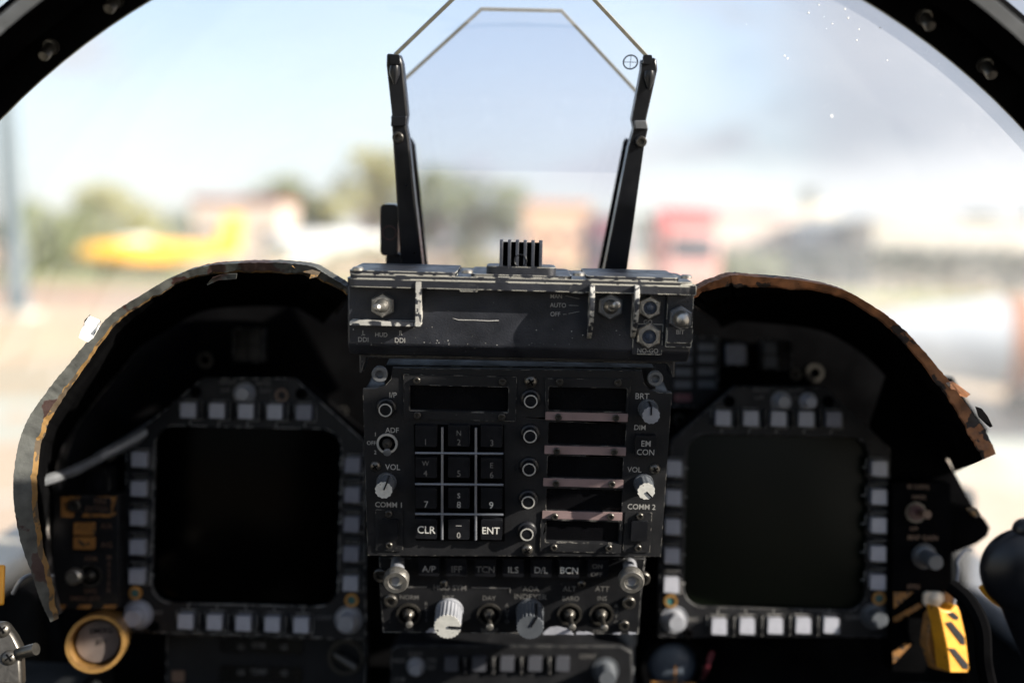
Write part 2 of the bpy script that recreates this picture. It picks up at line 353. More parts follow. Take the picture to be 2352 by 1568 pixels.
b.prism(P.rect(A, 1852, 385, 2040, 578, .0006, .001), -.004, .0006)
obj('side_block', b, 'box', P.root, .0005)
def hexnut(X, Y, r, z, m, inner, kind):
    x, y = P(A(X, Y), z+.003); b = MB(); r *= k*1.13
    b.lathe(0, 0, [(r*1.12, 0), (r*1.12, .0034), (r*.99, .0042), (r*.74, .0042), (r*.74, 0)], 6, ph=.5, close=True); b.ring(0, 0, .0002, .0040, r*.63, r*.9) if 0 else None; 
    b.ring(0, 0, .003, .0050, r*.62, r*.76); o = obj('nut', b, m, P.root, loc=(x, y, z)); c = MB()
    if kind == 'lamp': c.lathe(0, 0, [(r*.62, .001), (r*.60, .0036), (r*.34, .0036), (r*.30, .0044), (.0001, .0046)], 24)
    elif kind == 'dome': c.lathe(0, 0, [(r*.72, .003), (r*.76, .006), (r*.74, .0085), (r*.55, .0108), (r*.2, .0119), (.0001, .012)], 24)
    else:
        tx, ty = kind; c.lathe(0, 0, [(r*.62, .003), (r*.55, .006), (r*.3, .0085)], 20); c.tube([(0, 0, .006), (tx*.5, ty*.5, .012), (tx, ty, .0185), (tx, ty, .0195)], [.0019, .0017, .0021, .001], 12)
    obj({'lamp': 'lens', 'dome': 'push_button'}.get(kind, 'lever') if isinstance(kind, str) else 'lever', c, inner, o); return o
hexnut(283, 268, 62, .0002, 'steel', 'steel', (-.0012, .0006)); hexnut(1712, 275, 66, .0002, 'steeld', 'steel', (.0018, .0026))
hexnut(1958, 281, 60, .0002, 'steel', 'lens', 'lamp'); hexnut(1952, 462, 64, .0008, 'steel', 'lens', 'lamp'); hexnut(2152, 348, 60, .003, 'steeld', 'steel', 'dome')
b = MB()
for s, X, Y, h, z in (('L', 165, 440, 30, 0), ('DDI', 162, 482, 30, 0), ('HUD', 275, 452, 28, 0), ('R', 398, 441, 28, 0), ('DDI', 392, 487, 30, 0), ('MAN', 1372, 212, 26, 0), ('AUTO', 1383, 267, 28, 0),
                     ('OFF', 1366, 323, 28, 0), ('GO', 1947, 372, 28, 0), ('NO-GO', 1946, 552, 30, 0), ('BIT', 2150, 436, 28, .0049)):
    zz = .0002+z
    if s == 'NO-GO': zz = .0009
    x, y = P(A(X, Y), zz); text(b, s, x, y, h*k, zz+.0001)
for X0, Y0, X1, Y1 in ((1430, 208, 1512, 226), (1450, 268, 1512, 270), (1450, 320, 1518, 306), (1415, 324, 1435, 324)):
    p0, p1 = P(A(X0, Y0)), P(A(X1, Y1)); b.box((p0[0]+p1[0])/2, (p0[1]+p1[1])/2, .0002, math.dist(p0, p1), .00022, .0002, 0, math.atan2(p1[1]-p0[1], p1[0]-p0[0]))
obj('lettering', b, 'txt', P.root)
b = MB(); pts = [P(A(X, Y)) for X, Y in ((722, 349), (760, 360), (850, 361), (950, 366), (1012, 364))]
b.tube([(x, y, .0001) for x, y in pts], [.0001, .0003, .00025, .0003, .0004], 6)
random.seed(4)
for _ in range(46):
    X = random.uniform(80, 2200); Y = random.choice((random.uniform(500, 520), random.uniform(400, 515))); x, y = P(A(X, Y)); r = random.uniform(.00012, .00045)
    b.lathe(x, y, [(r, -.0001), (r*.8, .00012)], 6, ph=X)
obj('scratches', b, 'txt', P.root)

# ---------------- clip-on camera mount standing on the box
P = Panel('camera_mount', *G(932, 1465), .556, -2)
tag(P.root, 'small black finned camera mount standing on top of the worn control box', 'camera mount')
b = MB(); q = P.rect(G, 745, 1452, 1123, 1494, .0015); plan(b, rrect(q[5][0] if 0 else min(a for a, _ in q), -.030, max(a for a, _ in q), .006, .005), min(c for _, c in q)-.0012, max(c for _, c in q))
obj('base', b, 'box', P.root, .0012)
yb0 = P(G(930, 1452))[1]-.0008; yt0 = P(G(930, 1308))[1]
for i, X in enumerate((825, 868.5, 911, 954, 996.5, 1039)):
    x = P(G(X, 1400))[0]; pts = [(yb0, .004), (yb0, -.012)]+[(yt0-.006+.006*math.sin(R(a)), -.004-.008*math.cos(R(a))*1) for a in range(0, 91, 15)]+[(yt0-.002*(1-math.sin(R(a))), .004-.002*(1-math.cos(R(a)))) for a in range(90, -1, -30)]
    f = MB(); f.prism(pts, -.0009, .0009); g = MB(); g.add([(x+c, a, bb) for a, bb, c in f.v], f.f); g.m = f.m; obj('fin', g, 'fin', P.root, .0003)
b = MB(); xa, xb = P(G(826, 1400))[0], P(G(1038, 1400))[0]; b.box((xa+xb)/2, (yt0+yb0)/2-.001, -.011, (xb-xa), (yt0-yb0)*.93, .0016)
hx, hy = P(G(930, 1421)); obj('web', b, 'dark', P.root)
b = MB(); b.ring(hx, hy, -.006, .0044, .0031, .0037); b.cyl(hx, hy, -.004, .0030, .0031, 1); obj('pivot_socket', b, ['black', 'dark'], P.root, .0002)

# ---------------- head-up display frame and glass
P = Panel('head_up_display', *G(932, 700), .605, -10)
tag(P.root, 'head up display with two black arms holding tinted angular glass plates', 'head-up display')
arms = (([(200, 292), (272, 300), (288, 352), (316, 628), (308, 690), (322, 760), (345, 1000), (402, 1500), (280, 1500), (228, 690), (222, 640), (228, 628), (198, 358)], 'l'),
        ([(1592, 328), (1655, 316), (1672, 322), (1677, 382), (1616, 655), (1626, 705), (1606, 790), (1506, 1510), (1380, 1510), (1520, 800), (1548, 705), (1538, 655), (1590, 380)], 'r'))
for pts, sd in arms:
    b = MB(); b.prism(P.poly([G(*p) for p in pts]), -.012, 0); obj('arm', b, 'black', P.root, .0012)
    b = MB(); pp = ((318, 760), (340, 800), (412, 1500), (392, 1500)) if sd == 'l' else ((1508, 780), (1524, 760), (1392, 1510), (1362, 1510))
    b.prism(P.poly([G(*p) for p in pp], -.03), -.05, -.014); obj('rail', b, 'dark', P.root, .0006)
b = MB(); b.prism(P.poly([G(1548, 657), G(1618, 657), G(1624, 703), G(1552, 703)], .001), .0003, .003); obj('clamp_block', b, 'steeld', P.root, .0006)
b = MB(); b.prism(P.poly([G(228, 636), G(312, 632), (G(306, 686)), G(224, 690)], .001), .0003, .003); obj('clamp_block', b, 'black', P.root, .0006)
for X, Y in ((245, 410), (1632, 438)):
    x, y = P(G(X, Y-20)); b = MB(); b.tube([(0, .003, .0005), (0, -.001, .0012), (0, -.0075, .002)], [.0030, .0034, .0008], 18); obj('pointed_screw', b, 'black', P.root, loc=(x, y, 0))
for X, Y in ((263, 750), (1587, 772)):
    x, y = P(G(X, Y)); screw(P.root, x, y, 0, .0034, 'hex', 'bolt', 'screw')
for sd in ((206, 256), (1586, 1634)):
    b = MB(); b.prism(P.rect(G, sd[0]+14, 300, sd[1]+14, 350, .001, .004), .0002, .004); obj('glass_clip', b, 'black', P.root, .0006)
gf = Panel('tmp1', *G(940, 330), .607, -30); gi = Panel('tmp2', *G(940, 500), .665, -22)
def slab(pn, pts, th, mats, name, rimn=4, rw=.0021):
    b = MB(); b.prism(pn.poly([G(*p) for p in pts]), -th, 0, 0)
    Mx = P.root.matrix_world.inverted() @ pn.root.matrix_world; b.v = [tuple(Mx @ Vector(v)) for v in b.v]; o_ = obj(name, b, mats, P.root)
    q = pn.poly([G(*p) for p in pts]); e = MB(); n = len(q)           # ground and polished edge band, open at the bottom
    rim = q[:rimn]; inn = []
    for i, p in enumerate(rim):
        a, c_ = rim[max(i-1, 0)], rim[min(i+1, len(rim)-1)]; t = Vector((c_[0]-a[0], c_[1]-a[1])).normalized(); inn.append((p[0]+t.y*rw, p[1]-t.x*rw))
    e.prism(rim+inn[::-1], -th-.0002, .0003); e.v = [tuple(Mx @ Vector(v)) for v in e.v]; obj('glass_edge', e, 'gedge', P.root); return o_
bpy.context.view_layer.update()
slab(gf, [(236, 298), (650, -100), (1245, -106), (1648, 326), (1525, 945), (305, 925)], .0022, ['glassf', 'gedge'], 'front_glass')
slab(gi, [(265, 452), (713, 44), (1158, 54), (1600, 530), (1480, 1120), (1385, 1560), (400, 1560), (325, 860)], .0035, ['glassh', 'gedge'], 'rear_glass')
b = MB(); x, y = gf(G(1530, 340), .0004)
b.ring(x, y, .0002, .0005, .0039, .0047); b.box(x, y, .0004, .0003, .0085, .0002); b.box(x, y, .00041, .0085, .0003, .0002)
Mx = P.root.matrix_world.inverted() @ gf.root.matrix_world; b.v = [tuple(Mx @ Vector(v)) for v in b.v]; obj('aiming_mark', b, 'black', P.root)
for t_ in (gf, gi): bpy.data.objects.remove(t_.root)
P2 = Panel('camera_sensor_box', *G(210, 1255), .63, -5)
tag(P2.root, 'small upright black box on a stalk beside the left arm of the head up display', 'sensor box')
b = MB(); b.prism(P2.rect(G, 165, 1115, 262, 1395, .003), -.02, 0); obj('housing', b, 'black', P2.root, .001)
b = MB(); b.prism(P2.rect(G, 192, 1385, 285, 1500, .003), -.016, -.003); obj('stalk', b, 'black', P2.root, .001)
b = MB(); x, y = P2(G(215, 1270)); b.ring(x, y, .0002, .0008, .004, .0046); obj('lens_ring', b, 'redd', P2.root)

# ---------------- keypad panel
P = Panel('keypad_panel', *A(1150, 1150), .586, -8); k = P.k
tag(P.root, 'black panel with number keys, round buttons and dark windows, hung below the worn control box', 'control panel')
def fr(f, x0, y0, x1, y1, h=0, r=.0008): return P.rect(f, x0, y0, x1, y1, r, h)
out = [A(345, 662), A(1910, 680), A(1925, 760), A(1960, 800), A(2020, 815), A(2098, 818), B(2028, 432), B(190, 425), A(158, 795), A(235, 790), A(300, 770), A(335, 730)]
wins = [fr(A, 455, 775, 1070, 930), fr(A, 1325, 785, 1812, 932), fr(A, 1322, 1005, 1808, 1146), fr(A, 1316, 1216, 1790, 1352), fr(A, 1310, 1420, 1785, 1560), fr(B, 1308, 207, 1765, 340)]
b = MB(); b.prism(P.poly(out), -.004, 0, holes=wins); obj('face_plate', b, 'panel', P.root, .0005)
b = MB(); b.prism(P.poly([A(165, 800), A(2090, 825), B(2018, 425), B(198, 418)]), -.045, -.0058); b.prism(P.poly([A(300, 640), A(1990, 660), A(2000, 850), A(290, 820)], -.01), -.045, -.0095); obj('housing', b, 'panel', P.root, .001)
b = MB(); b.prism(P.poly([A(134, 575), A(2118, 612), A(2116, 722), A(2092, 725), A(2092, 690), A(2070, 640), A(180, 600), A(160, 660), A(158, 695), A(136, 695)], .0), -.02, -.0002); obj('hanger_bracket', b, 'box', P.root, .0008)
for i, wq in enumerate(wins):
    xs = [a for a, _ in wq]; ys = [c for _, c in wq]; b = MB(); b.box((min(xs)+max(xs))/2, (min(ys)+max(ys))/2, -.0037, max(xs)-min(xs)-.0002, max(ys)-min(ys)-.0002, .003); obj('display_window', b, 'win', P.root)
fo = lambda: obj('window_frame', b, 'panel', P.root, .0003)
b = MB(); b.prism(fr(A, 415, 705, 1122, 985), .0001, .0010, holes=[fr(A, 452, 772, 1073, 933)]); fo(); b = MB()
b.prism(P.poly([A(1303, 722), A(1842, 728), A(1822, 936), A(1301, 934)]), .0001, .0010, holes=[fr(A, 1322, 782, 1816, 928)]); fo(); b = MB()
b.prism(fr(B, 1272, 197, 1782, 400), .0001, .0010, holes=[fr(B, 1304, 205, 1770, 343)]); fo()
for f, y0, y1, xa, xb in ((A, 938, 988, 1303, 1820), (A, 1150, 1200, 1298, 1808), (A, 1354, 1402, 1290, 1792), (B, 148, 194, 1284, 1785)):
    b = MB(); b.prism(fr(f, xa, y0, xb, y1, 0, .0003), .0001, .0012); obj('divider_strip', b, 'pink', P.root, .0002)
hs = None
for f, X, Y in ((A, 498, 737), (A, 1035, 745), (A, 502, 955), (A, 1030, 965), (A, 1393, 745), (A, 1758, 750), (A, 1385, 965), (A, 1745, 970), (A, 1375, 1178), (A, 1735, 1183), (A, 1370, 1380), (A, 1720, 1385),
                (B, 1362, 177), (B, 1712, 177), (B, 1357, 370), (B, 1700, 373), (B, 322, 160), (B, 325, 357), (B, 1895, 175), (B, 1883, 373)):
    x, y = P(f(X, Y), .001)
    if hs is None: hs = screw(P.root, x, y, .001, 22*k, 'hex')
    else: cp(hs, P.root, (x, y, .001))
for X, Y, r in ((263, 703, 50), (1995, 730, 48)):
    x, y = P(A(X, Y)); screw(P.root, x, y, -.003, r*k, 'socket', 'mounting_bolt', 'steeld')
for f, X, Y, r in ((A, 1212, 742, 42), (B, 1190, 385, 38), (A, 238, 1273, 35), (A, 1990, 1290, 35)):
    x, y = P(f(X, Y)); screw(P.root, x, y, .0002, r*k, 'cross')
rb = None
for f, X, Y, r in ((A, 1212, 870, 43), (A, 1208, 1090, 43), (A, 1202, 1297, 43), (A, 1196, 1503, 43), (B, 1188, 293, 43), (A, 300, 925, 41)):
    x, y = P(f(X, Y), .006)
    if rb is None:
        b = MB(); rr = r*k; b.lathe(0, 0, [(rr*1.5, 0), (rr*1.42, .001), (rr*1.25, .0016), (rr*1.12, .0018), (rr*1.08, .0052), (rr, .0058)], 28)
        rb = obj('round_button', b, 'key', P.root, loc=(x, y, 0)); c = MB(); c.ring(0, 0, .0059, .0063, rr*.80, rr*.98); obj('button_ring', c, 'ringw', rb)
    else: cp(rb, P.root, (x, y, 0))
# keys
kw, kh = 134*k, 134*k
kb = MB(); kb.prism(rrect(-kw/2, -kh/2, kw/2, kh/2, .0008), .0002, .0050)
keyo = None
def key(f, X, Y, legs, m='txt', pr=None, mesh=[None], h=.005):
    global keyo
    x, y = pr(f(X, Y), h)
    if mesh[0] is None: o = obj('key', kb, 'key', pr.root, .0006, loc=(x, y, 0)); mesh[0] = o
    else: o = mesh[0].copy(); COL.objects.link(o); o.parent = pr.root; o.location = (x, y, 0)
    t = MB()
    for s, LX, LY, hh in legs:
        lx, ly = pr(f(LX, LY), h)
        if s == '—': t.box(lx-x, ly-y, h+.0001, 36*k, 4*k, .0001)
        else: text(t, s, lx-x, ly-y, hh*k, h+.00016)
    obj('legend', t, m, o)
C3 = (556, 761, 966)  # legend colours carry the light: dim on shaded upper keys, bright on lower
key(A, C3[0], 1090, [('1', 552, 1124, 38)], 'txtd', P); key(A, C3[1], 1088, [('N', 761, 1068, 32), ('2', 761, 1125, 38)], 'txtd', P); key(A, C3[2], 1092, [('3', 968, 1130, 40)], 'txtd', P)
key(A, C3[0], 1285, [('W', 552, 1258, 32), ('4', 551, 1320, 40)], 'txtd', P); key(A, C3[1], 1285, [('5', 761, 1322, 42)], 'txtd', P); key(A, C3[2], 1290, [('E', 967, 1270, 34), ('6', 967, 1330, 42)], 'txtd', P)
key(A, C3[0], 1478, [('7', 557, 1515, 44)], 'txt', P); key(A, C3[1], 1478, [('S', 761, 1460, 34), ('8', 761, 1517, 44)], 'txt', P); key(A, C3[2], 1480, [('9', 964, 1520, 46)], 'txtw', P)
key(B, C3[0], 258, [('CLR', 558, 263, 50)], 'txtw', P); key(B, C3[1], 262, [('—', 760, 238, 5), ('0', 760, 297, 40)], 'txt', P); key(B, C3[2], 264, [('ENT', 963, 268, 46)], 'txtw', P)
key(A, 1935, 1152, [('EM', 1935, 1134, 38), ('CON', 1932, 1188, 38)], 'txt', P)
b = MB()
for X, f0, Y0, f1, Y1 in ((657, A, 1035, B, 326), (868, A, 1038, B, 330)):
    p, q = P(f0(X, Y0), .005), P(f1(X-2, Y1), .005); b.tube([(*p, .0042), (*q, .0042)], 8*k, 8)
for f, Y in ((A, 1197), (A, 1392), (B, 168)):
    p, q = P(f(487, Y-2), .005), P(f(1040, Y+3), .005); b.tube([(*p, .0044), (*q, .0044)], 8*k, 8)
obj('key_guard', b, 'grid', P.root)
for p_, q_ in ((A(160, 850), B(188, 420)), (A(2094, 850), B(2028, 425))):
    a_, c_ = P(p_), P(q_); b = MB(); b.tube([(*a_, -.004), ((a_[0]+c_[0])/2, (a_[1]+c_[1])/2, -.004), (*c_, -.004)], .00055, 8); obj('chipped_edge', b, 'chip', P.root)
b = MB(); b.prism(P.poly([A(478, 1012), A(1045, 1020), A(1050, 1568), B(1048, 332), B(492, 328), A(484, 1200)]), .0001, .0006); obj('key_bed', b, 'dark', P.root)
for (bx, by), (cx_, cy_), mk, cm_ in (((1935, 912), (1966, 957), 1.6, 'knob'), ((322, 1385), (290, 1425), 1.2, 'knobw'), ((1908, 1385), (1936, 1432), -.8, 'knobw')):
    x, y = P(A(cx_, cy_), .013); knob(P.root, x, y, 55*k, .013, 12, 'knobd', cm_, mk, 'rotary_knob')
x, y = P(A(312, 1132)); o = toggle(P.root, x, y, 66*k, P(A(312, 1195), .012), .012, 'ringw', 'steeld')
for x0, y0, x1, y1, ix0, iy0, ix1, iy1 in ((240, 135, 410, 393, 272, 200, 378, 325), (1795, 150, 1965, 400, 1842, 210, 1944, 335)):
    b = MB(); b.prism(fr(B, x0, y0, x1, y1), .0001, .001); o = obj('channel_window', b, 'panel', P.root, .0003)
    c = MB(); c.prism(fr(B, ix0, iy0, ix1, iy1, .003), .0009, .0032); obj('cover', c, 'key', o, .0004)
b = MB()
for s, f, X, Y, h in (('I/P', A, 349, 830, 36), ('ADF', A, 342, 1050, 34), ('1', A, 238, 1076, 26), ('OFF', A, 213, 1130, 26), ('2', A, 237, 1188, 26), ('VOL', A, 346, 1281, 38), ('COMM 1', A, 320, 1517, 36),
                      ('BRT', A, 1912, 837, 38), ('DIM', A, 1897, 1033, 32), ('VOL', A, 1862, 1297, 36), ('COMM 2', A, 1907, 1530, 36)):
    x, y = P(f(X, Y)); text(b, s, x, y, h*k)
obj('lettering', b, 'txt', P.root)

# ---------------- row of mode keys and the symbology switches under it
P = Panel('switch_panel', *B(1085, 700), .628, -12); k = P.k
tag(P.root, 'chipped switch panel with HUD SYM lettering, two ribbed knobs and four toggles, under the keypad', 'switch panel')
b = MB(); b.prism(P.poly([B(258, 440), B(1935, 445), B(1905, 700), B(1892, 918), B(280, 905), B(262, 650)]), -.03, 0); obj('face_plate', b, 'panel2', P.root, .0008)
kb = MB(); kb.prism(rrect(-63*k, -61*k, 63*k, 61*k, .0008), .0002, .0065); lst = [None]
for s, X, m in (('A/P', 573, 'txt'), ('IFF', 748, 'txtd'), ('TCN', 927, 'txtd'), ('ILS', 1103, 'txt'), ('D/L', 1278, 'txt'), ('BCN', 1453, 'txtw')):
    key(B, X, 497+(X-573)*.012, [(s, X, 508+(X-573)*.01, 44)], m, P, lst, .0065)
key(B, 1635, 508, [('ON', 1630, 492, 32), ('OFF', 1625, 542, 32)], 'txtd', P, lst, .0065)
for (bx, by), (tx, ty) in (((378, 470), (365, 590)), ((1833, 480), (1845, 590))):
    p = P(B(bx, by)); q = P(B(tx, ty), .030); b = MB()
    b.tube([(0, 0, 0), (q[0]-p[0], q[1]-p[1], .027)], [.0042, .0046], 20); o = obj('pull_knob', b, 'knob', P.root, loc=(*p, 0)); c = MB()
    n_ = 48; c.lathe(q[0]-p[0], q[1]-p[1], [(.0066, .024), (.0076, .0248), (.0078, .029), (.0068, .0312), (.0046, .0312), (.0040, .028), (.0001, .026)], 32); obj('knurled_end', c, 'steel', o)
for X, Y, r in ((335, 700, 42), (1825, 712, 42), (272, 540, 44), (1915, 560, 44), (1795, 855, 34)):
    x, y = P(B(X, Y)); screw(P.root, x, y, .0002, r*k, 'socket', 'mounting_bolt', 'screw')
for X, Y in ((668, 597), (1530, 600)): x, y = P(B(X, Y)); screw(P.root, x, y, .0002, 27*k, 'cross')
for X, tx, ty in ((447, 450, 862), (952, 956, 880), (1455, 1475, 882), (1655, 1677, 886)):
    x, y = P(B(X, 790)); toggle(P.root, x, y, 78*k, P(B(tx, ty), .016), .016, 'screw', 'steel')
x, y = P(B(690, 868), .018); knob(P.root, x, y, 84*k, .018, 22, 'knob', 'knobw', -.05, 'rotary_knob', 1.05)
x, y = P(B(1208, 872), .018); knob(P.root, x, y, 84*k, .018, 22, 'knobd', 'knobd', 1.1, 'rotary_knob', 1.05)
b = MB()
for s, X, Y, h in (('HUD SYM', 705, 625, 38), ('NORM', 450, 685, 32), ('BRT', 697, 688, 32), ('DAY', 952, 690, 32), ('AOA', 1213, 632, 36), ('INDEXER', 1212, 682, 38), ('ALT', 1455, 632, 36), ('BARO', 1463, 693, 32),
                   ('ATT', 1660, 632, 36), ('INS', 1660, 692, 32), ('REJ 2', 447, 888, 26), ('NIGHT', 955, 890, 28), ('STBY', 1640, 903, 28), ('RDR', 1440, 905, 26)):
    x, y = P(B(X, Y)); text(b, s, x, y, h*k)
for s, X, Y0, st in (('REJ1', 557, 725, 34), ('AUTO', 1063, 735, 34), ('AUTO', 1747, 740, 34)):
    for i, ch in enumerate(s): x, y = P(B(X, Y0+i*st)); text(b, ch, x, y, 26*k)
for X0, Y0, X1, Y1 in ((400, 622, 560, 620), (842, 624, 1085, 628), (1083, 628, 1082, 656)):
    p0, p1 = P(B(X0, Y0)), P(B(X1, Y1)); b.box((p0[0]+p1[0])/2, (p0[1]+p1[1])/2, .0002, math.dist(p0, p1), 7*k, .0002, 0, math.atan2(p1[1]-p0[1], p1[0]-p0[0]))
obj('lettering', b, 'txtd', P.root)
def blob(pn, f, pts, z, th=.0003, seed=1):    # chip of bare metal with a ragged outline
    random.seed(seed); o = []
    for i, (x, y) in enumerate(pts):
        x2, y2 = pts[(i+1) % len(pts)]
        for j in range(4): t = j/4; o.append((x+(x2-x)*t+random.uniform(-4, 4), y+(y2-y)*t+random.uniform(-3, 3)))
    m_ = MB(); m_.prism(pn.poly([f(*q) for q in o]), z, z+th); return m_
b = MB()
for i, q in enumerate(([(1290, 905), (1330, 872), (1390, 866), (1450, 885), (1485, 918), (1290, 918)], [(1500, 900), (1560, 900), (1610, 916), (1500, 918)], [(555, 905), (575, 880), (640, 872), (640, 906)], [(1730, 905), (1775, 905), (1770, 916), (1725, 916)], [(1825, 905), (1870, 903), (1875, 915), (1825, 916)])):
    obj('bare_metal_chip', blob(P, B, q, .0001, seed=i), 'btn', P.root)

# ---------------- the two big square displays
def display_unit(name, pan, f1, f2, outline, scr, tops, lefts, rights, bots, label, bm, extras, dim):
    P = pan; k = P.k; tag(P.root, label, 'display')
    b = MB(); sc = [P(p) for p in scr]; hole = rrect(sc[0][0], sc[0][1], sc[1][0], sc[1][1], .0135, 8)
    b.prism(P.poly(outline), -.004, 0, holes=[hole]); obj('bezel', b, 'panel2', P.root, .0008)
    ho = [P(p) for p in outline]; cx = sum(p[0] for p in ho)/len(ho); cy = sum(p[1] for p in ho)/len(ho)
    b = MB(); b.prism([(cx+(x-cx)*.97, cy+(y-cy)*.97) for x, y in ho], -.05, -.0075); obj('housing', b, 'dark', P.root)
    b = MB(); n = 16; vs = []; fs = []; xa, xb = hole and min(a for a, _ in hole)-.002, max(a for a, _ in hole)+.002; ya, yb_ = min(c for _, c in hole)-.002, max(c for _, c in hole)+.002
    for j in range(n+1):
        for i in range(n+1):
            u, v = i/n*2-1, j/n*2-1; vs.append((xa+(xb-xa)*i/n, ya+(yb_-ya)*j/n, -.0042-.0028*(u*u+v*v)/2))
    fs = [(j*(n+1)+i, j*(n+1)+i+1, (j+1)*(n+1)+i+1, (j+1)*(n+1)+i) for j in range(n) for i in range(n)]
    b.add(vs, fs); obj('screen', b, bm, P.root)
    first = None; hb = MB(); w_ = 46*k
    allb = [('t', p) for p in tops]+[('l', p) for p in lefts]+[('r', p) for p in rights]+[('b', p) for p in bots]
    tick = MB(); dv = {}
    for i, (sd, p) in enumerate(allb):
        x, y = P(p, .0065)
        if first is None:
            c = MB(); c.prism(rrect(-w_, -w_, w_, w_, .0007), .0012, .0062); first = o = obj('push_button', c, 'btn', P.root, .0006, loc=(x, y, 0)); hb.prism(rrect(-w_*1.5, -w_*1.35, w_*1.5, w_*1.35, .001), .0001, .0012); obj('housing', hb, 'panel2', o, .0004)
        else: o = cp(first, P.root, (x, y, 0))
        if (sd, i) and i in dim: o.data = o.data.copy(); o.data.materials[0] = K['btnd']
        dx, dy = {'t': (0, -1), 'b': (0, 1), 'l': (1, 0), 'r': (-1, 0)}[sd]
        tick.box(x+dx*w_*1.8, y+dy*w_*1.8, .0003, (.0022 if dx else .0006), (.0022 if dy else .0006), .0003)
    for seq, vert in ((tops, 1), (bots, 1), (lefts, 0), (rights, 0)):
        for a_, b_ in zip(seq, seq[1:]):
            p, q = P(a_, .004), P(b_, .004); m_ = ((p[0]+q[0])/2, (p[1]+q[1])/2)
            key_ = 'v' if vert else 'h'
            if key_ not in dv:
                div = MB(); div.box(0, 0, .0028, .0016 if vert else w_*2.2, w_*2.4 if vert else .0016, .0052); dv[key_] = obj('divider', div, 'panel2', P.root, .0005, loc=(*m_, 0))
            else: cp(dv[key_], P.root, (*m_, 0))
    obj('tick_marks', tick, 'txt', P.root)
    t = MB()
    for s, p, h in extras['text']: x, y = P(p); text(t, s, x, y, h*k)
    obj('lettering', t, 'txtd', P.root)
    for p, r, m in extras['knobs']: x, y = P(p, .012 if r > 30 else .006); rknob(P.root, x, y, r*k, .012 if r > 45 else .008, m)
    for p in extras['rings']:
        x, y = P(p, .001); c = MB(); c.ring(0, 0, .0001, .0020, 27*k, 42*k); o = obj('light_sensor', c, 'gold', P.root, loc=(x, y, 0)); c = MB(); c.cyl(0, 0, .0001, .0010, 27*k); obj('lens', c, 'teal', o)
    for p, r in extras['bolts']: x, y = P(p); screw(P.root, x, y, .0002, r*k, 'socket', 'mounting_bolt', 'dark')
    return P
def lin(a, b, n=5): return [(a[0]+(b[0]-a[0])*i/(n-1), a[1]+(b[1]-a[1])*i/(n-1)) for i in range(n)]
PL = Panel('display_unit', 565, 1185, .70, 5)
display_unit('l', PL, Cc, D, [(466, 868), (676, 868), (838, 1015), (840, 1466), (780, 1466), (700, 1462), (286, 1450), (290, 1015)], [(357, 976), (775, 1393)],
             lin((431, 942), (697, 947)), lin((318.5, 1055), (312.7, 1324)), lin((809, 1068.5), (804.5, 1340)), lin((425, 1427), (691, 1436)),
             'black square display left of the keypad, its screen fully dark, ringed by pale buttons', 'screen',
             dict(text=[('NIGHT', Cc(1430, 828), 26), ('AUTO', Cc(1650, 835), 26), ('OFF', Cc(1415, 880), 26), ('DAY', Cc(1665, 882), 26), ('BRT', D(992, 938), 28), ('CONT', D(2035, 970), 28)],
                  knobs=[(D(830, 978), 58, 'btn'), (D(2168, 1012), 56, 'knob'), (Cc(1507, 905), 44, 'knob')], rings=[D(850, 815), D(2205, 860)], bolts=[(Cc(1230, 890), 34), (Cc(1890, 900), 34), (D(968, 1025), 32)]), {4, 10, 11, 12, 13})
x, y = PL(Cc(1770, 910)); b = MB(); b.ring(0, 0, .0001, .0018, 26*PL.k, 42*PL.k); obj('collar', b, 'brown', PL.root, loc=(x, y, 0))
PR = Panel('display_unit', 1785, 1200, .70, 5)
display_unit('r', PR, E, F, [(1688, 886), (1897, 888), (2046, 1030), (2044, 1464), (1512, 1464), (1514, 1300), (1541, 1012)], [(1580, 996), (1988, 1401)],
             lin(E(462, 1055), E(1155, 1062)), lin(F(155, 38), F(137, 770)), lin(F(1447, 37), F(1436, 752)), lin(F(437, 1033), F(1143, 1025)),
             'black square display right of the keypad with a faintly greenish screen, ringed by pale buttons', 'screen2',
             dict(text=[('NIGHT', E(700, 880), 26), ('AUTO', E(915, 882), 26), ('OFF', E(685, 925), 26), ('DAY', E(935, 925), 26), ('BRT', F(272, 985), 28), ('CONT', F(1278, 970), 28)],
                  knobs=[(F(170, 1012), 54, 'knob'), (F(1448, 990), 54, 'knobd'), (E(852, 955), 42, 'knob'), (E(1022, 955), 36, 'btn')], rings=[F(130, 868), F(1438, 850)], bolts=[(E(497, 948), 34), (E(1115, 950), 34), (F(240, 1070), 30)]), {4})

# ---------------- third display, mostly below the picture
P = Panel('display_unit', *B(1090, 1150), .70, 2); k = P.k
tag(P.root, 'black display bezel with five dim buttons between two knobs, lowest in the centre', 'display')
b = MB(); b.prism(P.poly([B(330, 1020), B(370, 985), B(1780, 990), B(1850, 1030), B(1850, 1500), (B(330, 1500))]), -.03, 0); obj('bezel', b, 'panel2', P.root, .001)
f0 = None
for X in (713, 888, 1065, 1240, 1413):
    x, y = P(B(X, 1108), .005); c = MB(); c.prism(rrect(-42*k, -42*k, 42*k, 42*k, .0007), .0002, .005)
    if f0 is None: f0 = obj('push_button', c, mat('shaded_button_plastic', (.03, .032, .04), .6), P.root, .0006, loc=(x, y, 0))  # shade over these buttons put into a darker plastic colour
    else: cp(f0, P.root, (x, y, 0))
for X in (800, 977, 1152, 1327): x, y = P(B(X, 1105)); b = MB(); b.box(0, 0, .002, .0022, 100*k, .004); obj('divider', b, 'panel2', P.root, .0005, loc=(x, y, 0))
